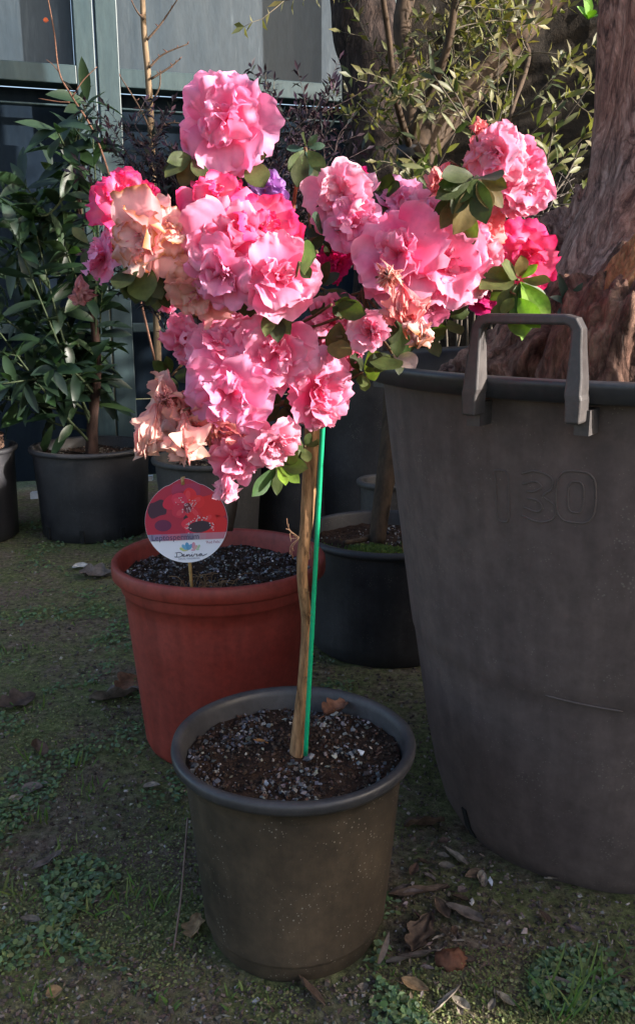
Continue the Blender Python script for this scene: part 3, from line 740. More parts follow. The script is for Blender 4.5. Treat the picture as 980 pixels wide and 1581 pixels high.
grit(Vector((-.28, 2.22, 0)), .12, lambda x, y: .220, 500, .002, .006, 'pale bark chips on the soil of the grey pot', 23, [(.14, .11, .08), (.22, .18, .14), (.1, .1, .05)], .1)

# ------------------------------------------------------------------ gate and walls
GP = Vector((-1.35, 2.79, 0)); GT = Vector((.9563, .2924, 0)); GN = Vector((.2924, -.9563, 0))
gate = empty('metal_gate', GP+GT*.69, 'weathered teal metal gate with sunlit panels behind the plants', 'gate')
def gbox(mb, t0, t1, z0, z1, d0, d1):
    box(mb, GP+GT*((t0+t1)/2)+GN*((d0+d1)/2)+Vector((0, 0, (z0+z1)/2)), t1-t0, d1-d0, z1-z0, X=GT, Y=GN)
TSP = .69
def gobj(name, m_, *bx_):
    mb = MB()
    for b_ in bx_: gbox(mb, *b_)
    o = mb.build(name, m_, gate, smooth=False)
    bv = o.modifiers.new('edge', 'BEVEL'); bv.width = .0025; bv.segments = 2; return o
gobj('stile', M_frame, (TSP-.062, TSP-.0035, .03, 2.3, -.105, 0)); gobj('stile', M_frame, (TSP+.0035, TSP+.070, .03, 2.3, -.105, 0))
gobj('stile', M_frame, (1.60, 1.69, .03, 2.3, -.06, .03)); gobj('stile', M_frame, (-1.2, -1.1, .03, 2.3, -.05, 0))
gobj('rail', M_frame, (-1.1, TSP-.0625, 1.297, 1.352, -.095, -.001)); gobj('rail', M_frame, (TSP+.0705, 1.60, 1.297, 1.352, -.095, -.001))
gobj('thin_rail', M_frame, (-1.1, TSP-.0625, 1.232, 1.238, -.045, -.008)); gobj('thin_rail', M_frame, (TSP+.0705, 1.60, 1.232, 1.238, -.045, -.008))
gobj('rail', M_frame, (-1.1, TSP-.0625, .535, .565, -.045, -.004)); gobj('rail', M_frame, (TSP+.0705, 1.60, .535, .565, -.045, -.004))
gobj('panel', M_panel, (-1.1, TSP-.0625, 1.352, 2.3, -.122, -.110)); gobj('panel', M_panel, (TSP+.0705, 1.60, 1.352, 2.3, -.212, -.200))
gobj('shade_panel', M_shadepanel, (-1.1, TSP-.0625, 1.12, 1.297, -.115, -.100)); gobj('shade_panel', M_shadepanel, (TSP+.0705, 1.60, .30, 1.297, -.115, -.100))
gobj('panel', M_panel, (-1.1, .02, .52, 1.12, -.090, -.070)); gobj('shade_panel', M_shadepanel, (.0205, TSP-.0625, .03, 1.12, -.082, -.072)); gobj('shade_panel', M_shadepanel, (-1.1, .02, .03, .5195, -.082, -.072)); gobj('shade_panel', M_shadepanel, (TSP+.0705, 1.60, .03, .30, -.082, -.072))
# masonry behind the olive and a garden wall out of frame whose shadow lies over the pots
def wall(name, a, b_, h, th, m_, label, seed):
    a = Vector(a); b_ = Vector(b_); L = (b_-a).length; X_ = (b_-a).normalized(); N_ = X_.cross(Vector((0, 0, 1))); mb = MB(); nx, nzv = int(L/.04), int(h/.04)
    vs = []
    for j in range(nzv+1):
        for i in range(nx+1):
            q = a+X_*(L*i/nx)+Vector((0, 0, h*j/nzv)); vs.append(q+N_*(.03*noise.fractal(q*5+Vector((seed, 0, 0)), 1., 2, 4)))
    mb.add(vs, grid_faces(nx+1, nzv+1)); c_ = (a+b_)/2-N_*(th/2+.02)+Vector((0, 0, h/2-.002)); box(mb, c_, L, th, h, X=X_, Y=N_)
    return tag(mb.build(name, m_, smooth=False), label, 'wall')
wall('masonry_wall', (.22, 3.72, 0), (2.9, 3.42, 0), 2.4, .2, M_wall, 'rough brown masonry wall with shade in its colour behind the olive branches', 3)
mb = MB()
WX = 2.6; ztop = .60+(WX-.5)*tan(SUN_EL)/sin(SUN_AZ)
def wbox(y0, y1, z0, z1): box(mb, (WX+.06, (y0+y1)/2, (z0+z1)/2), .12, y1-y0, z1-z0)
# slot added in the wall to let one thin patch of sun reach the ground
zc = (WX-.06)*tan(SUN_EL)/sin(SUN_AZ); yc = .684-(WX-.03)*math.tan(SUN_AZ-pi/2)
hy, hz_ = .040, .042
wbox(-4, yc-hy, 0, ztop); wbox(yc+hy, 3.35, 0, ztop); wbox(yc-hy, yc+hy, 0, zc-hz_); wbox(yc-hy, yc+hy, zc+hz_, ztop)
tag(mb.build('garden_wall', M_wall2, smooth=False), 'low rendered garden wall to the right that shades the pots', 'wall')

R = random.Random(77); mb = MB()  # unseen foliage added to cast dappled shade on the lower gate
for _ in range(9500):
    y = R.uniform(1.12, 3.35); z = 2.3*R.random()**.8; x = WX+.45+R.uniform(-.25, .25)
    if z > 1.95 and R.random() < .5: continue
    d = Vector((R.gauss(0, 1), R.gauss(0, 1), R.gauss(0, 1))); leaf(mb, Vector((x, y, z)), d, Vector((R.gauss(0, 1), R.gauss(0, 1), 1)), R.uniform(.05, .08), .035, (.05, .09, .03), .2, .3, 3)
he = empty('shade_hedge', (WX+.45, 2.2, 0), 'unseen leafy hedge beyond the garden wall to the right', 'shade_hedge'); mb.build('foliage', M_laurel, he); mb = MB()
for k in range(7): tube(mb, spline([(WX+.45, 1.3+.3*k, -.02), (WX+.42, 1.28+.3*k, .9), (WX+.47, 1.33+.3*k, 1.8)], 5), [.02]*5+[.012]*6, 8)
mb.build('branches', M_darkbark, he)
# ------------------------------------------------------------------ background plants
def grow(mb_t, mb_l, start, d, L, n, spacing, leafL, leafW, cols, R, r0=.0015, grav=0., tipcol=(.16, .13, .09), spread=1., fold=.25, curl=.3, nv=2, wob=.25, shape=.5):
    p = Vector(start); d = Vector(d).normalized(); pts = [p.copy()]; steps = max(3, int(L/spacing))
    for i in range(steps):
        d = (d+Vector((R.gauss(0, wob), R.gauss(0, wob), R.gauss(0, wob)+grav))*.35).normalized(); p = p+d*(L/steps); pts.append(p.copy())
        if i >= 1 and mb_l is not None:
            s0 = d.orthogonal().normalized(); s0.rotate(Matrix.Rotation(i*1.57+R.uniform(-.4, .4), 3, d))
            for sg in (1, -1):
                if R.random() < .12: continue
                ld_ = (d*R.uniform(.3, .9)+s0*sg*spread); leaf(mb_l, p, ld_, d+Vector((0, 0, .5)), leafL*R.uniform(.6, 1.2), leafW*R.uniform(.7, 1.2), jit(R.choice(cols), .25, R), fold, R.uniform(-.1, curl*2), nv, shape)
    if mb_l is not None: leaf(mb_l, p, d, Vector((0, -1, .3)), leafL, leafW, jit(R.choice(cols), .25, R), fold, .1, nv, shape)
    tube(mb_t, pts, [lerp(r0, r0*.4, k/(len(pts)-1)) for k in range(len(pts))], 5, tipcol); return pts
# laurel shrub at the left
R = random.Random(11)
shr = empty('laurel_shrub', LC+Vector((0, 0, .22)), 'dark glossy laurel shrub in the black pot at the back left', 'shrub')
mt = MB(); ml = MB(); lcol = [(.014, .030, .014), (.020, .042, .018), (.028, .056, .020), (.018, .036, .022)]
trk = spline([LC+Vector((0, 0, .20)), W(143, 655, 2.42), W(150, 560, 2.42), W(140, 450, 2.42), W(125, 350, 2.42), W(120, 270, 2.42)], 6)
for i in range(32):
    tx, ty = R.uniform(-60, 205), R.uniform(160, 630)
    if tx > 170 and ty > 520: tx -= 40
    if ty < 240: tx = R.uniform(10, 190)
    tgt = W(tx, ty, 2.42+R.uniform(-.24, .16)); s = trk[R.randint(4, len(trk)-1) if ty < 420 else R.randint(3, 14)]
    mid = s.lerp(tgt, .5)+Vector((R.gauss(0, .02), 0, R.uniform(-.05, .03))); pts = spline([s, mid, tgt], 5)
    tube(mt, pts, [lerp(.0045, .0018, k/(len(pts)-1)) for k in range(len(pts))], 6, (.045, .06, .03))
    n = len(pts)
    for k in range(3, n):
        d = (pts[k]-pts[k-1]).normalized(); s0 = d.orthogonal().normalized(); s0.rotate(Matrix.Rotation(k*2.4+i, 3, d))
        for sg in (1, -1, .3) if k > n-3 else (1, -1):
            q = pts[k]+d*R.uniform(-.02, .02); ld_ = d*R.uniform(.1, .8)+s0*sg+Vector((0, 0, R.uniform(-.45, .25)))
            leaf(ml, q, ld_, Vector((R.gauss(0, .5), -.5+R.gauss(0, .4), .8)), R.uniform(.070, .125), R.uniform(.022, .036), jit(R.choice(lcol), .3, R), .3, R.uniform(.1, .8), 7, .5, wavy=.03)
mt2 = MB(); tube(mt2, trk, [lerp(.022, .006, (k/(len(trk)-1))**.5) for k in range(len(trk))], 12)
mt2.build('trunk', m_bark('reddish_bark', (.02, .011, .009), (.06, .032, .024), (1, 1, .3), 60), shr); mt.build('branches', M_twig, shr); ml.build('foliage', M_laurel, shr)
# bare sapling
sap = empty('bare_sapling', W(236, 560, 2.55), 'slender leafless sapling in front of the gate split', 'sapling')
mb = MB(); tr = spline([W(246, 660, 2.5), W(240, 400, 2.52), W(234, 215, 2.55), W(229, 120, 2.55), W(222, 40, 2.55), W(219, -60, 2.55)], 8)
tube(mb, tr, [lerp(.011, .0065, k/(len(tr)-1)) for k in range(len(tr))], 10); mb.build('trunk', M_palebark, sap)
for ps in ([(227, 62), (250, 35), (276, -4)], [(230, 105), (252, 84), (290, 68)], [(233, 122), (262, 104), (277, 92)], [(233, 160), (246, 136), (248, 112)], [(223, 30), (212, 18), (200, -6)], [(234, 205), (215, 165), (186, 118)], [(236, 215), (262, 190), (300, 196)]):
    mb = MB(); q = spline([W(a, b_, 2.54) for a, b_ in ps], 5); tube(mb, q, [lerp(.0032, .0014, k/(len(q)-1)) for k in range(len(q))], 6, (.10, .065, .045))
    for k in range(2, len(q), 2): lump_r = .004; tube(mb, [q[k], q[k]+Vector((R.gauss(0, .006), 0, .007))], [.0022, .0008], 5, (.12, .06, .045))
    mb.build('branch', M_twig, sap)
wh = empty('red_whip', W(240, 520, 2.2), 'thin reddish bare whip rising above the laurel with one orange bud', 'shoot')
mb = MB()
for ps, r_ in (([(240, 560), (185, 330), (150, 215), (112, 150), (92, 112), (84, 50), (72, -15)], .0032), ([(112, 150), (128, 125), (150, 103)], .002), ([(108, 158), (90, 157), (60, 152)], .0018), ([(92, 112), (82, 100), (72, 92)], .0012)):
    q = spline([W(a, b_, 2.2) for a, b_ in ps], 6); tube(mb, q, [lerp(r_, r_*.45, k/(len(q)-1)) for k in range(len(q))], 6, (.15, .075, .05))
mb.build('stem', M_twig, wh); mb = MB(); c0 = W(73, 32, 2.2)
leaf(mb, c0+Vector((.004, 0, 0)), (-1, 0, .2), (0, -1, 0), .014, .011, (.6, .12, .05), .2, .2, 4); mb.build('bud', M_leaf, wh)
# leptospermum: dark tiny-leaved shrub growing from the red pot
lep = empty('dark_shrub', RC+Vector((.02, .05, .25)), 'dark purple twiggy shrub with tiny leaves rising behind the azalea from the red pot', 'shrub')
mt = MB(); ml = MB(); base = W(352, 818, 1.27); st = spline([base, W(360, 770, 1.27), W(352, 730, 1.27), W(335, 600, 1.30), (-.13, 1.34, .62), (-.15, 1.42, .78)], 7)
mb = MB(); tube(mb, st, [lerp(.0075, .004, k/(len(st)-1)) for k in range(len(st))], 10); mb.build('stem', M_smoothbark, lep)
dcol = [(.035, .018, .030), (.025, .018, .028), (.045, .022, .030), (.02, .025, .022)]
for i in range(150):
    s = st[R.randint(14, len(st)-1)]; tgt = W(R.uniform(165, 520), R.uniform(175, 330) if i < 80 else R.uniform(330, 470), R.uniform(1.34, 1.65))
    mid = s.lerp(tgt, .5)+Vector((0, R.uniform(0, .05), .02)); q = spline([s, mid, tgt], 5); tube(mt, q, [lerp(.0018, .0007, k/(len(q)-1)) for k in range(len(q))], 5, (.05, .035, .035))
    for k in range(5): grow(mt, ml, q[R.randint(4, len(q)-1)], (tgt-s)+Vector((R.gauss(0, .25), R.gauss(0, .2), R.uniform(-.05, .3))), R.uniform(.04, .10), 0, 0.0085, .018, .0052, dcol, R, .0007, tipcol=(.06, .04, .04), nv=2)
for px, py in ((428, 128), (420, 110), (432, 145)):
    s = W(px-20, py+90, 1.5); grow(mt, ml, s, W(px, py, 1.48)-s, .09, 0, .007, .015, .004, dcol, R, .0009, nv=2)
mt.build('branches', M_twig, lep); ml.build('foliage', M_darkleaf, lep)
# far dark-bark trunk
dt = empty('dark_trunk_tree', TC+Vector((.05, .05, .42)), 'rough dark barked tree trunk left of the slender olive stem', 'tree')
mb = MB(); q = spline([(.185, 2.52, .40), (.19, 2.55, .75), W(582, 200, 2.55), W(578, 100, 2.55), W(560, 0, 2.55), (.12, 2.55, 1.9), (.10, 2.6, 2.5)], 12)
rough_trunk(mb, q, [lerp(.092, .075, k/(len(q)-1)) for k in range(len(q))], 72, .16, 16, 7.); mb.build('trunk', M_darkbark, dt)
mb = MB(); q = spline([W(560, 20, 2.52), W(540, -30, 2.5), W(500, -120, 2.4)], 6); tube(mb, q, [.04, .038]+[.03]*11, 16); mb.build('limb', M_darkbark, dt)
# slender olive: stem, diagonal limb, small leaves
ol = empty('slender_olive_tree', OC+Vector((-.03, -.06, .19)), 'slender leaning olive with small grey green leaves in the wide black pot', 'olive tree')
mb = MB(); q = spline([W(582, 838, 1.55), W(590, 770, 1.57), W(602, 690, 1.60), W(618, 480, 1.70), W(632, 270, 1.80), W(633, 120, 1.82), W(626, 0, 1.85), (.30, 1.90, 1.55)], 8)
tube(mb, q, [lerp(.0145, .020, clamp(k/20))*(1 if k < 34 else .85) for k in range(len(q))], 14, disp=lambda q_, r, t, th: r*.10*nz(q_*22)); mb.build('trunk', M_smoothbark, ol)
trunk_pts = q
def limb(ps, fw, r0, r1, m_=M_smoothbark, name='limb', par=None, n=7):
    mb = MB(); q = spline([W(a, b_, f_) for (a, b_), f_ in zip(ps, fw)], n); tube(mb, q, [lerp(r0, r1, k/(len(q)-1)) for k in range(len(q))], 10, disp=lambda q_, r, t, th: r*.14*nz(q_*22)); mb.build(name, m_, par or ol); return q
L1 = limb([(636, 250), (680, 190), (735, 130), (800, 50), (860, -10), (930, -60)], [1.80, 1.86, 1.9, 1.95, 2.0, 2.05], .034, .024)
L2 = limb([(634, 215), (655, 160), (685, 90), (700, 20), (705, -60)], [1.8, 1.76, 1.72, 1.70, 1.7], .010, .006)
L3 = limb([(636, 240), (610, 150), (600, 60), (585, -40)], [1.8, 1.7, 1.65, 1.6], .007, .004)
L4 = limb([(800, 50), (815, 90), (790, 170), (770, 250)], [1.95, 1.85, 1.75, 1.7], .006, .003)
L5 = limb([(530, 838), (556, 834), (580, 826)], [1.53, 1.545, 1.56], .004, .006, name='root')
mb = MB(); tube(mb, spline([W(626, 868, 1.54), W(623, 800, 1.54), W(616, 770, 1.55)], 5), [.006, .0055]+[.005]*8+[.002], 8); tag(mb.build('wooden_peg', M_bamboo, loc=W(626, 868, 1.54)), 'short pointed wooden stick beside the leaning olive stem', 'stick')
mb = MB(); c_ = W(632, 236, 1.80); tube(mb, [c_+Vector((0, 0, -.012)), c_, c_+Vector((0, 0, .012))], [.024, .026, .024], 14); tube(mb, [c_+Vector((.02, -.01, 0)), c_+Vector((.036, -.012, .010))], .005, 6); mb.build('tie', M_tie, ol)
mt = MB(); ml = MB(); ocol = [(.11, .105, .035), (.08, .085, .03), (.17, .15, .06), (.05, .06, .025), (.15, .14, .08)]
skel = [(L1, 11), (L2, 18), (L3, 3), (L4, 10), (trunk_pts[26:40], 5)]
for q, n_ in skel:
    for i in range(n_):
        s = q[R.randint(1, len(q)-1)]; d = Vector((R.gauss(0, .7), R.gauss(0, .6)-.2, R.uniform(-.3, 1.1)))
        pts = grow(mt, ml, s, d, R.uniform(.08, .20), 0, .017, .028, .0090, ocol, R, .0016, wob=.35, tipcol=(.13, .11, .08))
        for k in range(2): grow(mt, ml, pts[R.randint(2, len(pts)-1)], d+Vector((R.gauss(0, .6), R.gauss(0, .6), R.gauss(0, .5))), R.uniform(.05, .12), 0, .015, .026, .0085, ocol, R, .001, wob=.35, tipcol=(.13, .11, .08))
mt.build('branches', M_twig, ol); ml.build('foliage', M_olive, ol)
# upright oleaster shoots on the right, standing behind the tub
us = empty('upright_shrub', (.62, 1.75, 0), 'loose shrub of upright twigs with narrow leaves behind the tub', 'shrub')
mt = MB(); ml = MB(); ucol = [(.14, .14, .05), (.10, .11, .04), (.17, .16, .07), (.06, .08, .03)]
for i in range(26):
    s = W(R.uniform(660, 900), R.uniform(330, 520), R.uniform(1.55, 1.85)); t_ = W(R.choice([650, 690, 730, 780, 800, 830, 850, 870, 890, 905])+R.gauss(0, 16), R.uniform(110, 320), R.uniform(1.4, 1.7))
    q = spline([Vector((s.x*.9+.06, s.y, 0.0)) if i % 3 == 0 else s+Vector((0, .05, -.1)), s, s.lerp(t_, .55)+Vector((R.gauss(0, .02), 0, 0)), t_], 6)
    tube(mt, q, [lerp(.0028, .0010, k/(len(q)-1)) for k in range(len(q))], 5, (.11, .09, .07))
    for k in range(13, len(q)):
        if R.random() < .15: continue
        d = (q[k]-q[k-1]).normalized()
        for sg in (1, -1): leaf(ml, q[k]+d*R.uniform(-.01, .01), d*.9+Vector((sg*R.uniform(.3, .9), R.gauss(0, .5), 0)), Vector((R.gauss(0, .5), -1, .3)), R.uniform(.022, .042), R.uniform(.006, .010), jit(R.choice(ucol), .25, R), .3, R.uniform(0, .5), 4)
for i in range(60):    # dry bare twigs below
    s = W(R.uniform(700, 900), R.uniform(300, 480), R.uniform(1.5, 1.8)); grow(mt, None, s, Vector((R.gauss(0, 1), R.gauss(0, .4), R.uniform(-.2, 1))), R.uniform(.1, .3), 0, .03, 0, 0, None, R, .0014, tipcol=(.12, .10, .085), wob=.4)
for k, (px, py) in enumerate(((905, 5), (915, 20), (895, 12), (910, -10), (921, 26))):
    leaf(ml, W(908, 30, 1.3), W(px, py, 1.28)-W(908, 34, 1.3), (0, -1, .5), .03, .012, (.12, .26, .03), .2, .3, 4)
mt.build('branches', M_twig, us); ml.build('foliage', M_olive, us)

# ------------------------------------------------------------------ azalea standard
az = empty('azalea_standard', W(458, 1160, PC.y) , 'pink azalea grown as a standard on a bare brown stem in the front pot', 'azalea')
az.location.z = PH-.022
FW = .81
KIND = {  # inner, outer, edge colour, edge amount
 'pink':  ((.92, .13, .32), (.95, .39, .57), (.96, .58, .71), .35),
 'hot':   ((.93, .34, .48), (.90, .09, .28), (.88, .015, .17), .8),
 'mauve': ((.90, .18, .40), (.94, .43, .64), (.92, .44, .72), .5),
 'pale':  ((.92, .26, .43), (.95, .50, .63), (.97, .68, .76), .5),
 'peach': ((.93, .56, .56), (.94, .68, .62), (.52, .19, .05), 1.1),
 'faded': ((.90, .46, .42), (.94, .64, .56), (.75, .38, .18), .4),
 'salmon':((.90, .22, .26), (.92, .40, .40), (.85, .30, .20), .5),
 'mag':   ((.62, .02, .14), (.70, .03, .22), (.66, .03, .26), .5),
 'violet':((.55, .26, .70), (.62, .38, .80), (.64, .44, .82), .4),
 'wither':((.66, .28, .30), (.70, .34, .34), (.42, .18, .14), .6),
}
def petal(mb, O, A, az_, tilt, L, Wd, kd, R, ruf=1., reflex=.3, cup=.2, droop=0.):
    X0 = A.orthogonal().normalized(); X0.rotate(Matrix.Rotation(az_, 3, A)); S0 = A.cross(X0)
    nu, nv = 17, 12; f1 = R.uniform(.9, 2.2); p1 = R.uniform(0, 6); p2 = R.uniform(0, 6); so = R.uniform(0, 100); notch = R.uniform(0, .14); hue = R.gauss(0, .5)
    vs = []; cs = []; wrk = R.uniform(.6, 1.3)
    dt_, dr_ = cos(tilt), sin(tilt)
    Y = X0*dt_+A*dr_; Zn = A*dt_-X0*dr_
    for j in range(nv):
        v = j/(nv-1)
        for i in range(nu):
            u = -1+2*i/(nu-1)
            wv = .22+.78*sin(pi/2*min(1, v/.62))**.9
            x = u*wv*Wd*.5*(1-.06*max(0, v-.8)*5)
            y = L*(v*(1-.26*u*u*v) - notch*v**4*math.exp(-(u*3)**2))
            e = clamp(max(v**2, abs(u)*v**.6))
            z = L*(-reflex*v*v*.8+.25*v) + cup*Wd*u*u*v*.8
            rr = ruf*L*v**1.4*(.10*sin(f1*pi*u+p1)*(abs(u)*.6+.4) + .035*sin(2.6*f1*pi*u+p2)*v*v + .26*wrk*nz((u*1.3+so, v*1.8, so*.3)) + v*v*(.11*nz((u*4+so, v*4, 4.)) + .06*nz((u*9+so, v*8, 1.))))
            z += rr; y += L*(.13*nz((u*3.5+so, v*2, 9.))+.07*nz((u*10+so, v*3, 5.)))*v*v
            x += L*.07*nz((u*2+so, v*3, 2.))*v
            q = O+S0*x+Y*y+Zn*z
            q.z -= droop*L*v*v
            vs.append(q)
            g = clamp(v*1.2-.1+.75*nz((u*1.5+so, v*1.6, 3.))+.2*hue)
            c = mixc(kd[0], kd[1], g)
            ed = clamp((e-.62)/.38)**1.3*clamp(.75+1.4*nz((u*2.2+so, v*2.2, 6.)))
            c = mixc(c, kd[2], clamp(ed*kd[3]*(1.2+.6*hue)))
            vein = 1-.06*abs(sin(u*9+nz((v*3, so, 0))*2))
            cs.append(tuple(clamp(k*vein) for k in c))
    mb.add(vs, grid_faces(nu, nv), cs)
canopy = W(470, 430, FW+.05)
R = random.Random(23)
mt = MB()
hubs = [W(480, 600, .81), W(430, 500, .80), W(330, 480, .82), W(300, 380, .83), W(350, 290, .84), W(560, 450, .82), W(650, 420, .83), W(730, 390, .85), W(480, 370, .84), W(390, 620, .80), W(755, 310, .86)]
hublink = [(None, 0), (0, 1), (1, 2), (2, 3), (3, 4), (0, 5), (5, 6), (6, 7), (1, 8), (0, 9), (7, 10)]
for a, b_ in hublink:
    if a is None: continue
    p, q = hubs[a], hubs[b_]; m_ = p.lerp(q, .5)+Vector((R.gauss(0, .008), .01, -.008)); qq = spline([p, m_, q], 6)
    tube(mt, qq, [lerp(.0036, .0024, k/(len(qq)-1)) for k in range(len(qq))], 7, (.13, .075, .045))
def bloom(px, py, rp, kind, fw, face=None, n=15, ruf=1., droop=0., closed=0., name='flower'):
    O = W(px, py, fw); Rm = rp*mpp(O)*1.06; R2 = random.Random(int(px*31+py*7))
    out = (O-canopy); A = out.normalized()*.55+Vector((0, -.85, .10)); A = Vector(face) if face else A
    A = (A+Vector((R2.gauss(0, .28), R2.gauss(0, .1), R2.gauss(0, .28)))).normalized()
    mb = MB(); kd = KIND[kind]; c0 = O-A*Rm*.30
    rings = [(6, 1.04, -.02, 1.10), (5, .88, .30, 1.05), (4, .66, .60, 1.0), (3, .46, .95, .9)] if n >= 15 else [(5, 1.0, .15, 1.0), (5, .78, .62, .85)]
    off = R2.uniform(0, 6)
    for ri, (cnt_, ls, tl, wd) in enumerate(rings):
        for k in range(cnt_):
            a_ = off+ri*.6+2*pi*k/cnt_+R2.gauss(0, .26)
            L = Rm*ls*(R2.uniform(.78, 1.06) if ri == 0 else R2.uniform(.72, 1.2))
            petal(mb, c0+A*Rm*.05*ri, A, a_, tl+closed+R2.gauss(0, .30), L, L*wd*R2.uniform(1.0, 1.3), kd, R2, ruf*(1+.35*ri), R2.uniform(.15, .45), R2.uniform(-.05, .25), droop)
    o = mb.build(name, M_petal, az, loc=O)
    h = min(hubs, key=lambda q: (q-O).length); e_ = c0-A*Rm*.1
    qq = spline([h, h.lerp(e_, .5)+Vector((0, .01, -.012)), e_], 5); tube(mt, qq, [lerp(.0020, .0013, k/(len(qq)-1)) for k in range(len(qq))], 6, (.11, .085, .04))
    # calyx and stamens
    ms = MB()
    for k in range(5):
        d = (A+Vector((R2.gauss(0, .25), R2.gauss(0, .25), R2.gauss(0, .25)))).normalized(); tube(ms, spline([c0, c0+d*Rm*.3, c0+d*Rm*.52+Vector((0, 0, -.002))], 3), [.0005]*6+[.0007], 4, (.80, .30, .40))
    ms.build('stamens', M_petal, o)
    return o
BL = [ # px, py, radius, kind, forward, facing
 (345, 180, 80, 'mauve', .80, (-.1, -1, .15)),
 (190, 305, 62, 'hot', .79, (-.3, -.8, .55)),
 (152, 395, 42, 'mauve', .78, (-.5, -.8, -.1)),
 (215, 368, 74, 'peach', .735, (-.15, -1, .05)),
 (262, 345, 40, 'peach', .74, (.1, -1, .2)),
 (335, 298, 60, 'hot', .78, (-.1, -.9, .4)),
 (410, 290, 32, 'violet', .86, (.4, -.8, .4)),
 (345, 372, 74, 'pink', .735, (-.2, -1, .25)),
 (410, 345, 62, 'hot', .75, (.2, -.8, .5)),
 (432, 425, 66, 'pink', .715, (.25, -1, -.2)),
 (340, 425, 58, 'mauve', .72, (-.1, -1, -.3)),
 (305, 458, 58, 'faded', .745, (-.3, -.9, -.5)),
 (245, 462, 34, 'pink', .79, (-.5, -.6, -.6)),
 (282, 532, 48, 'pink', .775, (-.5, -.8, -.2)),
 (345, 525, 60, 'pink', .75, (-.1, -.9, .25)),
 (428, 548, 64, 'pink', .735, (.15, -1, .05)),
 (355, 608, 72, 'mauve', .725, (0, -1, -.05)),
 (500, 602, 60, 'pink', .745, (.35, -.9, -.1)),
 (492, 645, 32, 'pale', .75, (.2, -.8, -.7)),
 (262, 632, 62, 'faded', .76, (-.5, -.7, -.2)),
 (300, 665, 40, 'faded', .75, (-.1, -.8, -.6)),
 (424, 688, 46, 'pale', .735, (.2, -.9, -.3)),
 (362, 712, 46, 'pink', .745, (-.1, -.9, -.5)),
 (340, 672, 44, 'salmon', .75, (-.1, -.9, -.3)),
 (522, 300, 58, 'pale', .80, (-.1, -1, .3)),
 (545, 345, 44, 'mauve', .79, (.1, -1, 0)),
 (515, 405, 32, 'mag', .82, (0, -1, .1)),
 (552, 268, 16, 'mag', .84, (.2, -.8, .5)),
 (625, 310, 48, 'mauve', .85, (0, -.9, .5)),
 (655, 330, 44, 'pale', .84, (.1, -.9, .4)),
 (610, 390, 76, 'pink', .765, (-.15, -1, .2)),
 (686, 400, 70, 'pink', .775, (.2, -1, .1)),
 (728, 425, 40, 'pale', .79, (.5, -.8, -.1)),
 (660, 470, 44, 'pink', .775, (.1, -.9, -.5)),
 (510, 500, 46, 'pink', .79, (-.1, -1, -.1)),
 (535, 545, 30, 'pink', .79, (.1, -.8, -.5)),
 (765, 238, 52, 'pale', .79, (-.15, -1, .1)),
 (805, 262, 60, 'pink', .815, (.5, -.8, .2)),
 (812, 300, 40, 'pale', .81, (.4, -.8, -.4)),
 (738, 228, 36, 'salmon', .81, (-.2, -.8, .6)),
 (745, 345, 50, 'salmon', .83, (.1, -1, .1)),
 (720, 360, 40, 'pink', .81, (-.1, -1, .1)),
 (812, 398, 56, 'hot', .86, (.2, -1, .35)),
 (755, 450, 38, 'mag', .88, (0, -1, -.2)),
 (740, 400, 36, 'pale', .83, (.2, -1, .3)),
]
for b_ in BL: bloom(*b_)
bloom(572, 510, 42, 'pale', .74, (.1, -1, .0), 10, .7, closed=.35)
# withered flowers: drooping crumpled petals
def withered(px, py, rp, kind, fw, face, L=1.3):
    O = W(px, py, fw); Rm = rp*mpp(O); R2 = random.Random(int(px*13+py)); A = Vector(face).normalized(); mb = MB()
    for k in range(14): petal(mb, O-A*Rm*.4, A, k*2*pi/7+R2.gauss(0, .2), 1.1+R2.gauss(0, .18), Rm*L*R2.uniform(.7, 1.1), Rm*.55*R2.uniform(.7, 1.2), KIND[kind], R2, 2.6, .1, .3, .15)
    o = mb.build('withered_flower', M_petal, az, loc=O); h = min(hubs, key=lambda q: (q-O).length)
    e_ = O-A*Rm*.5; tube(mt, spline([h, h.lerp(e_, .5)+Vector((0, .005, .006)), e_], 5), .0011, 5, (.14, .08, .05)); return o
withered(124, 436, 30, 'wither', .78, (-.1, -.3, -1)); withered(622, 455, 44, 'salmon', .715, (.05, -.5, -1)); withered(645, 495, 34, 'peach', .71, (.1, -.3, -1)); withered(686, 262, 36, 'salmon', .80, (-.5, -.4, -.8))
withered(600, 425, 34, 'faded', .71, (0, -.9, .2)); withered(736, 200, 20, 'salmon', .80, (0, -.3, 1)); withered(236, 640, 46, 'faded', .74, (-.25, -.4, -1), 1.5); withered(285, 655, 44, 'faded', .735, (.1, -.4, -1), 1.4); withered(350, 735, 26, 'pale', .745, (-.2, -.2, -1), 1.6)
withered(255, 615, 30, 'wither', .735, (0, -1, .2), 1.0)
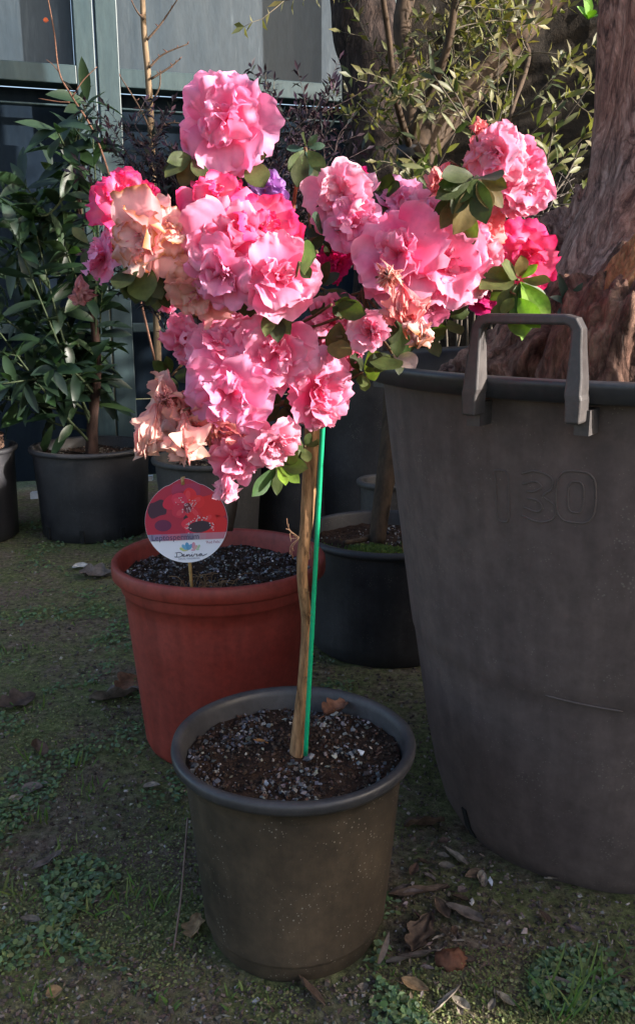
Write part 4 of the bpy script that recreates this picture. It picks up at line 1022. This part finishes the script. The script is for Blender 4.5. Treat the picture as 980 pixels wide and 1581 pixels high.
# leaf rosettes
GR = (.062, .084, .026); DK = (.040, .050, .018); BZ = (.105, .080, .028); BG = (.16, .27, .035); OV = (.09, .11, .035)
def rosette(px, py, fw, leaves, name='leaf_cluster'):
    O = W(px, py, fw); mb = MB()
    for (dx, dy, c, w_) in leaves:
        T_ = W(px+dx, py+dy, fw-.012+R.gauss(0, .012)); d = T_-O; L = max(d.length, .012)*.93
        leaf(mb, O+d*.12, d, Vector((R.gauss(0, .35), -1, .35+R.gauss(0, .3))), L*.95, L*w_, jit(c, .18, R), R.uniform(.05, .3), R.uniform(-.2, .6), 8, .62, wavy=.04, nu=5)
    o = mb.build(name, M_leaf, az, loc=O); h = min(hubs, key=lambda q: (q-O).length)
    tube(mt, spline([h, h.lerp(O, .5)+Vector((0, .01, -.006)), O], 5), .0013, 5, (.12, .08, .04)); return o
def ring(n, r, c, w_=.42, sq=1., a0=0., jt=.25, rmin=.7):
    return [(r*R.uniform(rmin, 1.1)*cos(a0+2*pi*k/n+R.gauss(0, jt)), r*sq*R.uniform(rmin, 1.1)*sin(a0+2*pi*k/n+R.gauss(0, jt)), R.choice(c) if isinstance(c, list) else c, w_*R.uniform(.85, 1.2)) for k in range(n)]
rosette(215, 400, .755, [(-22, 62, DK, .55), (-5, 68, DK, .6), (12, 66, GR, .62), (35, 62, DK, .5), (-35, 50, DK, .5)])
rosette(385, 440, .735, [(-8, 50, DK, .6), (10, 52, DK, .55), (30, 40, GR, .5)])
rosette(425, 470, .74, [(4, 54, DK, .45), (-16, 42, OV, .4), (20, 45, GR, .5)])
rosette(462, 405, .70, [(26, -10, (.08, .13, .06), .75), (18, 26, GR, .6)])
rosette(300, 240, .815, [(-46, 30, OV, .55), (-20, 44, BZ, .55), (14, 40, DK, .5), (-40, 8, GR, .5), (38, 22, DK, .5)])
rosette(290, 255, .83, ring(6, 42, [DK, OV], .5)); rosette(380, 245, .82, ring(6, 40, [DK, OV], .5))
rosette(472, 228, .84, [(-30, 4, (.035, .07, .05), .42), (30, -4, (.04, .075, .05), .4), (2, 46, (.04, .075, .055), .45), (-24, 34, GR, .45), (26, 32, GR, .45), (-6, -22, DK, .5), (18, -20, (.05, .085, .06), .42), (-14, 60, DK, .4), (14, 62, DK, .4)])
mb = MB(); tube(mb, spline([W(440, 420, .84), W(452, 330, .84), W(457, 290, .84), W(472, 228, .842)], 5), .0018, 7, (.24, .075, .04)); mb.build('shoot', M_twig, az)
rosette(735, 272, .755, [(-50, -4, DK, .45), (-30, 34, GR, .55), (-8, 66, OV, .5), (6, 62, DK, .45), (-36, 10, (.042, .055, .036), .8), (20, 56, BZ, .4), (42, 48, BZ, .45), (-60, 30, DK, .4), (30, 2, (.060, .055, .036), .7), (0, 30, GR, .7), (48, 20, BZ, .5), (-22, 90, BZ, .5), (-40, 60, DK, .4), (-62, 12, GR, .4)])
rosette(712, 300, .765, [(-6, 70, BZ, .5), (12, 78, OV, .5), (-40, 30, DK, .45), (-30, 48, BZ, .4), (24, 30, DK, .6)])
rosette(800, 432, .80, [(-48, -10, OV, .5), (-46, 30, OV, .45), (-10, 66, GR, .55), (16, 84, (.05, .10, .03), .45), (38, 58, BG, .5), (46, 34, (.45, .50, .40), .4), (50, 4, BZ, .42), (8, -34, BZ, .6), (-24, -26, OV, .55), (30, -24, BG, .4), (-30, 48, OV, .5), (4, 44, GR, .7), (22, 24, BG, .45), (48, 52, BG, .4), (-60, 12, OV, .5)])
rosette(795, 455, .79, [(12, 66, (.10, .17, .03), .6), (36, 50, BG, .45), (-20, 30, OV, .6), (-40, 40, OV, .4), (10, 20, GR, .8)])
rosette(800, 500, .80, [(8, 24, BG, .35)])
rosette(605, 545, .76, [(-40, 18, DK, .5), (-14, 34, GR, .6), (14, 30, DK, .55), (34, 16, (.30, .22, .2), .5), (16, -24, GR, .4), (18, 20, OV, .5), (-26, 28, OV, .5)])
rosette(615, 490, .755, [(-2, 60, GR, .42), (12, 62, (.08, .13, .04), .36), (-10, 40, DK, .5), (20, 20, DK, .6)])
rosette(525, 490, .75, [(-14, -16, DK, .6), (14, -14, GR, .55), (-2, 62, BZ, .55), (-16, 60, BZ, .5)])
rosette(528, 520, .745, [(-6, 34, BZ, .85)]) ; rosette(512, 470, .752, [(50, 14, GR, .5), (38, -2, DK, .5), (22, 22, DK, .6)])
rosette(430, 715, .765, [(32, 30, BG, .45), (36, 14, GR, .42), (-10, 36, BG, .38), (-2, 48, GR, .35), (26, -14, DK, .5), (10, 36, BG, .35), (-38, 52, (.05, .10, .03), .4), (44, 8, OV, .45)])
rosette(435, 625, .78, ring(7, 44, [DK, GR], .5)); rosette(495, 445, .80, ring(9, 46, [DK, GR, (.05, .08, .05)], .5)); rosette(505, 360, .82, ring(8, 42, [DK, (.04, .07, .045)], .5)); rosette(650, 510, .81, ring(8, 46, [DK, GR], .5)); rosette(560, 330, .85, ring(5, 40, [DK], .5))
rosette(470, 540, .80, ring(6, 40, [DK], .5)); rosette(265, 580, .81, ring(5, 34, [DK], .5)); rosette(400, 480, .80, ring(6, 42, [DK], .5)); rosette(560, 575, .80, ring(6, 36, [DK, OV], .5)); rosette(690, 490, .82, ring(6, 42, [DK, GR], .5)); rosette(470, 690, .80, ring(5, 30, [OV, GR], .5)); rosette(590, 300, .87, ring(5, 36, [DK], .5))
rosette(245, 440, .77, [(-20, 30, DK, .6), (16, 34, DK, .6), (-4, 40, GR, .6)]); rosette(140, 380, .79, [(-28, -30, (.12, .13, .05), .4), (-14, 30, DK, .5)])
mt.build('branches', M_twig, az)
mb = MB(); q = spline([W(457, 1168, .81), W(463, 1100, .81), W(470, 1020, .812), W(473, 960, .812), W(466, 880, .80), W(474, 800, .805), W(480, 700, .81), W(484, 600, .81)], 10)
nq = len(q); tube(mb, q, [lerp(.0078, .0052, clamp(k/14))+(.0016*clamp((k-40)/20)) for k in range(nq)], 26, disp=lambda q_, r, t, th: r*(.10*nz(q_*60)+.10*nz((cos(th)*2.2, sin(th)*2.2, q_.z*9))+.05*nz((cos(th)*6, sin(th)*6, q_.z*26)))); stem_mb = mb; mb = MB(); R2 = random.Random(8)     # peeling fibres on the bark
for k in range(26):
    i = R2.randint(12, nq-8); a_ = R2.uniform(-2.4, .2); s = q[i]+Vector((cos(a_), sin(a_), 0))*.0055; e_ = s+Vector((cos(a_)*R2.uniform(.001, .004), sin(a_)*.002, R2.uniform(-.02, .012)))
    tube(mb, spline([s, s.lerp(e_, .5)+Vector((cos(a_)*.0015, 0, 0)), e_], 3), [.0005]*6+[.0002], 4, (.24, .13, .07))
for v_ in range(0): pass
stem_mb.add(mb.v, mb.f, mb.c); stem_mb.build('stem', M_azbark, az); mb = MB()
s = W(462, 830, .795)
for k in range(9):
    e_ = s+Vector((R2.uniform(-.014, -.003), R2.gauss(0, .003), R2.uniform(-.022, .02))); tube(mb, spline([s, s.lerp(e_, .5)+Vector((-.004, 0, R2.gauss(0, .004))), e_], 4), .0004, 4, (.26, .15, .09))
mb.build('bark_wisp', M_twig, az)
# stake
mb = MB(); a, b_ = W(471.5, 1166, .800), W(499, 640, .798); tube(mb, [a.lerp(b_, k/30) for k in range(31)], [.0023+.00012*(k % 2) for k in range(31)], 12); tag(mb.build('plant_stake', M_green, loc=a), 'thin green plastic stake beside the azalea stem', 'plant stake')

# ------------------------------------------------------------------ round plant tag
tg0 = W(288, 806, 1.085); k_ = mpp(tg0)
TX = Vector((1, .05, .03)).normalized(); TN = Vector((.03, -1, .12)); TN = (TN-TX*TN.dot(TX)).normalized(); TY = TN.cross(TX)*-1
if TY.z < 0: TY = -TY
tagE = empty('plant_tag', tg0-TY*66*k_, 'round plant tag with a red flower picture stuck in the red pot', 'plant tag')
def tp(x, y, d=0.): return tg0+TX*(x*k_)+TY*(y*k_)+TN*d        # x, y in photo pixels, y up
Rr = 63.5
outl = []
for i in range(96):
    a_ = 2*pi*i/96; r = Rr
    x, y = r*sin(a_), r*cos(a_)
    if abs(x) < 26 and y > 0: y += 9*(cos(x/26*pi)+1)/2*.6-1
    outl.append((x, y))
def sheet(name, polys, d, th=0., par=tagE):
    mb = MB()
    for pts, c in polys:
        n = len(pts); cx = sum(p_[0] for p_ in pts)/n; cy = sum(p_[1] for p_ in pts)/n
        vs = [tp(cx, cy, d)]+[tp(x, y, d) for x, y in pts]; fs = [(0, 1+i, 1+(i+1) % n) for i in range(n)]; mb.add(vs, fs, c)
        if th:
            vs = [tp(x, y, d) for x, y in pts]+[tp(x, y, d-th) for x, y in pts]; mb.add(vs, [(i, (i+1) % n, n+(i+1) % n, n+i) for i in range(n)]+[tuple(range(n, 2*n))], c)
    return mb.build(name, M_flat, par, smooth=False)
sheet('card', [(outl, (.84, .86, .95))], 0, .0008)
YB = -18
def clipy(pts, lo=None, hi=None):
    out = []
    n = len(pts)
    for i in range(n):
        a, b_ = pts[i], pts[(i+1) % n]
        for lim, keep in (((lo), True),):
            ia = (a[1] >= lo) if lo is not None else (a[1] <= hi); ib = (b_[1] >= lo) if lo is not None else (b_[1] <= hi); lm = lo if lo is not None else hi
            if ia: out.append(a)
            if ia != ib: t = (lm-a[1])/(b_[1]-a[1]); out.append((a[0]+(b_[0]-a[0])*t, lm))
    return out
pic = clipy([(x*.995, y*.995) for x, y in outl], lo=YB+.01)
def ell(cx, cy, rx, ry, rot=0, n=26, wob=0.):
    return [(cx+rx*cos(t)*cos(rot)-ry*sin(t)*sin(rot), cy+rx*cos(t)*sin(rot)+ry*sin(t)*cos(rot)+wob*sin(3*t)) for t in [2*pi*k/n for k in range(n)]]
def inside(pts): return [(x, max(y, YB+.02)) if x*x+y*y < 62*62 else (x*62/sqrt(x*x+y*y), max(y*62/sqrt(x*x+y*y), YB+.02)) for x, y in pts]
RED = (.80, .008, .03); RD2 = (.65, .006, .05); DP = (.05, .008, .035)
polys0 = [(pic, (.46, .010, .05))]
sheet('picture', polys0, .00022)
sheet('print', [(inside(ell(-44, 22, 15, 14, .3, wob=3)), DP), (inside(ell(-36, -4, 13, 9)), (.14, .010, .07)), (inside(ell(10, 5, 14, 12)), (.03, .006, .02))], .00034)
sheet('print', [(inside(ell(2, 48, 22, 14, 0, wob=3)), (.42, .02, .09)), (inside(ell(38, 22, 27, 22, .2, wob=4)), (.76, .006, .014)), (inside(ell(-14, 34, 22, 12, .4)), RD2), (inside(ell(44, -6, 20, 16)), (.72, .006, .016))], .00046)
def petals(cx, cy, rr, angs, cols, wd=.42):
    for i, a_ in enumerate(angs):
        sheet('print', [(inside(ell(cx+rr*.55*cos(a_), cy+rr*.55*sin(a_), rr*.5, rr*wd, a_, 24, .8)), cols[i % len(cols)])], .00050+.00004*i)
        sheet('print', [(inside(ell(cx+rr*.62*cos(a_+.18), cy+rr*.62*sin(a_+.18), rr*.26, rr*wd*.35, a_+.1, 18, .4)), mixc(cols[i % len(cols)], (.95, .12, .16), .28))], .00052+.00004*i)
petals(3, 26, 26, (1.3, 2.5, .3, 3.7, 5.3), [RED, (.72, .02, .08), (.82, .01, .02), (.62, .015, .06), (.75, .01, .03)])
petals(20, -6, 27, (.5, 1.9, 3.0, 5.9, 3.9), [(.80, .008, .015), (.70, .006, .02), (.78, .02, .06), (.74, .006, .02), (.60, .015, .07)], .38)
R2 = random.Random(6); dots = [(inside(ell(20, -8, 18, 9, .1)), (.035, .012, .03)), (ell(3, 22, 6, 8), (.18, .01, .03))]
sheet('print', dots, .00078)
dots = []
for _ in range(34): dots.append((ell(3+R2.gauss(0, 8), 27+R2.gauss(0, 6), R2.uniform(.6, 1.3), R2.uniform(.6, 1.3), 0, 7), (.65, .45, .50)))
for _ in range(44):
    a_ = R2.uniform(-.3, 3.5); dots.append((inside(ell(20+19*cos(a_)+R2.gauss(0, 2), -8+13*sin(a_)+R2.gauss(0, 2), R2.uniform(.6, 1.3), R2.uniform(.6, 1.3), 0, 7)), (.70, .55, .60)))
for k in range(8): a_ = R2.uniform(3.6, 5.8); dots.append(([(3, 24), (3+9*cos(a_)+.5, 24+11*sin(a_)), (3+9*cos(a_), 24+11*sin(a_)+.6)], (.6, .25, .35)))
sheet("print", dots, .00086)
def hw(y): return sqrt(62.8**2-y*y)
band = [(-hw(-18), -18), (hw(-18), -18), (hw(-28), -28), (-hw(-28), -28)]
nseg = 12; bp = []
cB = [(.25, .22, .36), (.30, .22, .38), (.36, .16, .28), (.50, .15, .25), (.52, .14, .22), (.34, .16, .26), (.24, .20, .30), (.36, .30, .38), (.50, .22, .28), (.55, .18, .24), (.56, .19, .25), (.56, .18, .25)]
for i in range(nseg):
    a0, a1 = i/nseg, (i+1)/nseg; bp.append(([(lerp(-hw(-18), hw(-18), a0), -17.6), (lerp(-hw(-18), hw(-18), a1), -17.6), (lerp(-hw(-28), hw(-28), a1), -28), (lerp(-hw(-28), hw(-28), a0), -28)], cB[i]))
sheet('name_band', bp, .00094)
logo = []
for cx, cy, rx, ry, ro, c in ((-1, -46, 3.4, 6.5, 0, (.10, .35, .62)), (-5.5, -47, 2.8, 5.2, .6, (.18, .45, .68)), (3.5, -47, 2.8, 5.2, -.6, (.14, .38, .62)), (-9, -50, 2.2, 4, 1.1, (.50, .62, .25)), (9, -45, 2.8, 5.4, -.1, (.66, .30, .42)), (12, -48, 2.2, 4.2, -.7, (.68, .42, .40)), (17, -47, 1.8, 3.4, -.5, (.40, .60, .40)), (15, -51, 2.6, 1.6, .1, (.45, .62, .45)), (-4, -52, 5, 1.5, .1, (.62, .64, .25)), (8, -52, 3.5, 1.5, 0, (.66, .40, .50))):
    logo.append((ell(cx, cy+8, rx, ry, ro, 14), c))
for i, (pts, c) in enumerate(logo): pass
sheet('logo', logo[0::2], .0003); sheet('logo', logo[1::2], .0004)
def text(s, x, y, size, col, d=.0012, sx=1.):
    cu = bpy.data.curves.new('lettering', 'FONT'); cu.body = s; cu.size = size*k_; cu.offset = 0
    t = bpy.data.objects.new('lettering_src', cu); COL.objects.link(t); dg = bpy.context.evaluated_depsgraph_get(); dg.update()
    me = bpy.data.meshes.new_from_object(t.evaluated_get(dg)); bpy.data.objects.remove(t)
    mb = MB(); mb.add([tg0+TX*(v.co.x*sx+x*k_)+TY*(v.co.y+y*k_)+TN*d for v in me.vertices], [tuple(p_.vertices) for p_ in me.polygons], col); bpy.data.meshes.remove(me)
    return mb.build('lettering', M_flat, tagE, smooth=False)
text('Leptospermum', -55, -26.8, 12.6, (.03, .02, .08), sx=.95); text("'Red Falls'", 28, -34.5, 5.8, (.40, .12, .22)); text('RACAL VANDERING', -15, -58.2, 3.6, (.22, .24, .34)); 
def strokes(sts, d=.0006, r=.55, c=(.04, .05, .10)):
    mb = MB()
    for st in sts: tube(mb, [tp(q.x, q.y, d) for q in spline([(a, b_, 0) for a, b_ in st], 5)], r*k_, 5, c)
    mb.build('lettering', M_flat, tagE)
y0 = -54
strokes([[(-17, y0+7), (-18, y0+.5), (-19, y0)], [(-20, y0+6.5), (-12, y0+7), (-9, y0+3.5), (-12, y0+.3), (-19, y0), (-21, y0+.8)],
         [(-9, y0+1.2), (-6, y0+2.6), (-7, y0+4), (-9, y0+2), (-6, y0+.1), (-3, y0+1.5), (-1.5, y0+3.6), (-1.8, y0+.2), (.5, y0+3.4), (2, y0+3), (2, y0+.3), (4, y0+1), (6, y0+3.4), (5.5, y0+.4), (8, y0+.6), (10, y0+3.6), (12.5, y0+3.2), (14, y0+3.4), (12.8, y0+.5), (15, y0+.6), (18, y0+3.4), (21, y0+3.5), (18.5, y0+.3), (17, y0+1.8), (20, y0+3.2), (22, y0+.3), (26, y0+2), (29, y0+3)], [(6.4, y0+5.6), (6.9, y0+6.1)]])
mb = MB(); st0, st1 = tp(-1, 70, -.002), tp(2, -64, -.003); tube(mb, [st0, tp(1, -60, -.004), Vector((tp(2, -100, 0).x, st1.y+.006, .25))], [.0021, .0022, .0022], 8); mb.build('stick', M_bamboo, tagE)
mb = MB(); tube(mb, [tp(-2, 58, .0005), tp(-2.5, 69, .0012)], [.0022, .0022], 8); mb.build('stick', M_bamboo, tagE)
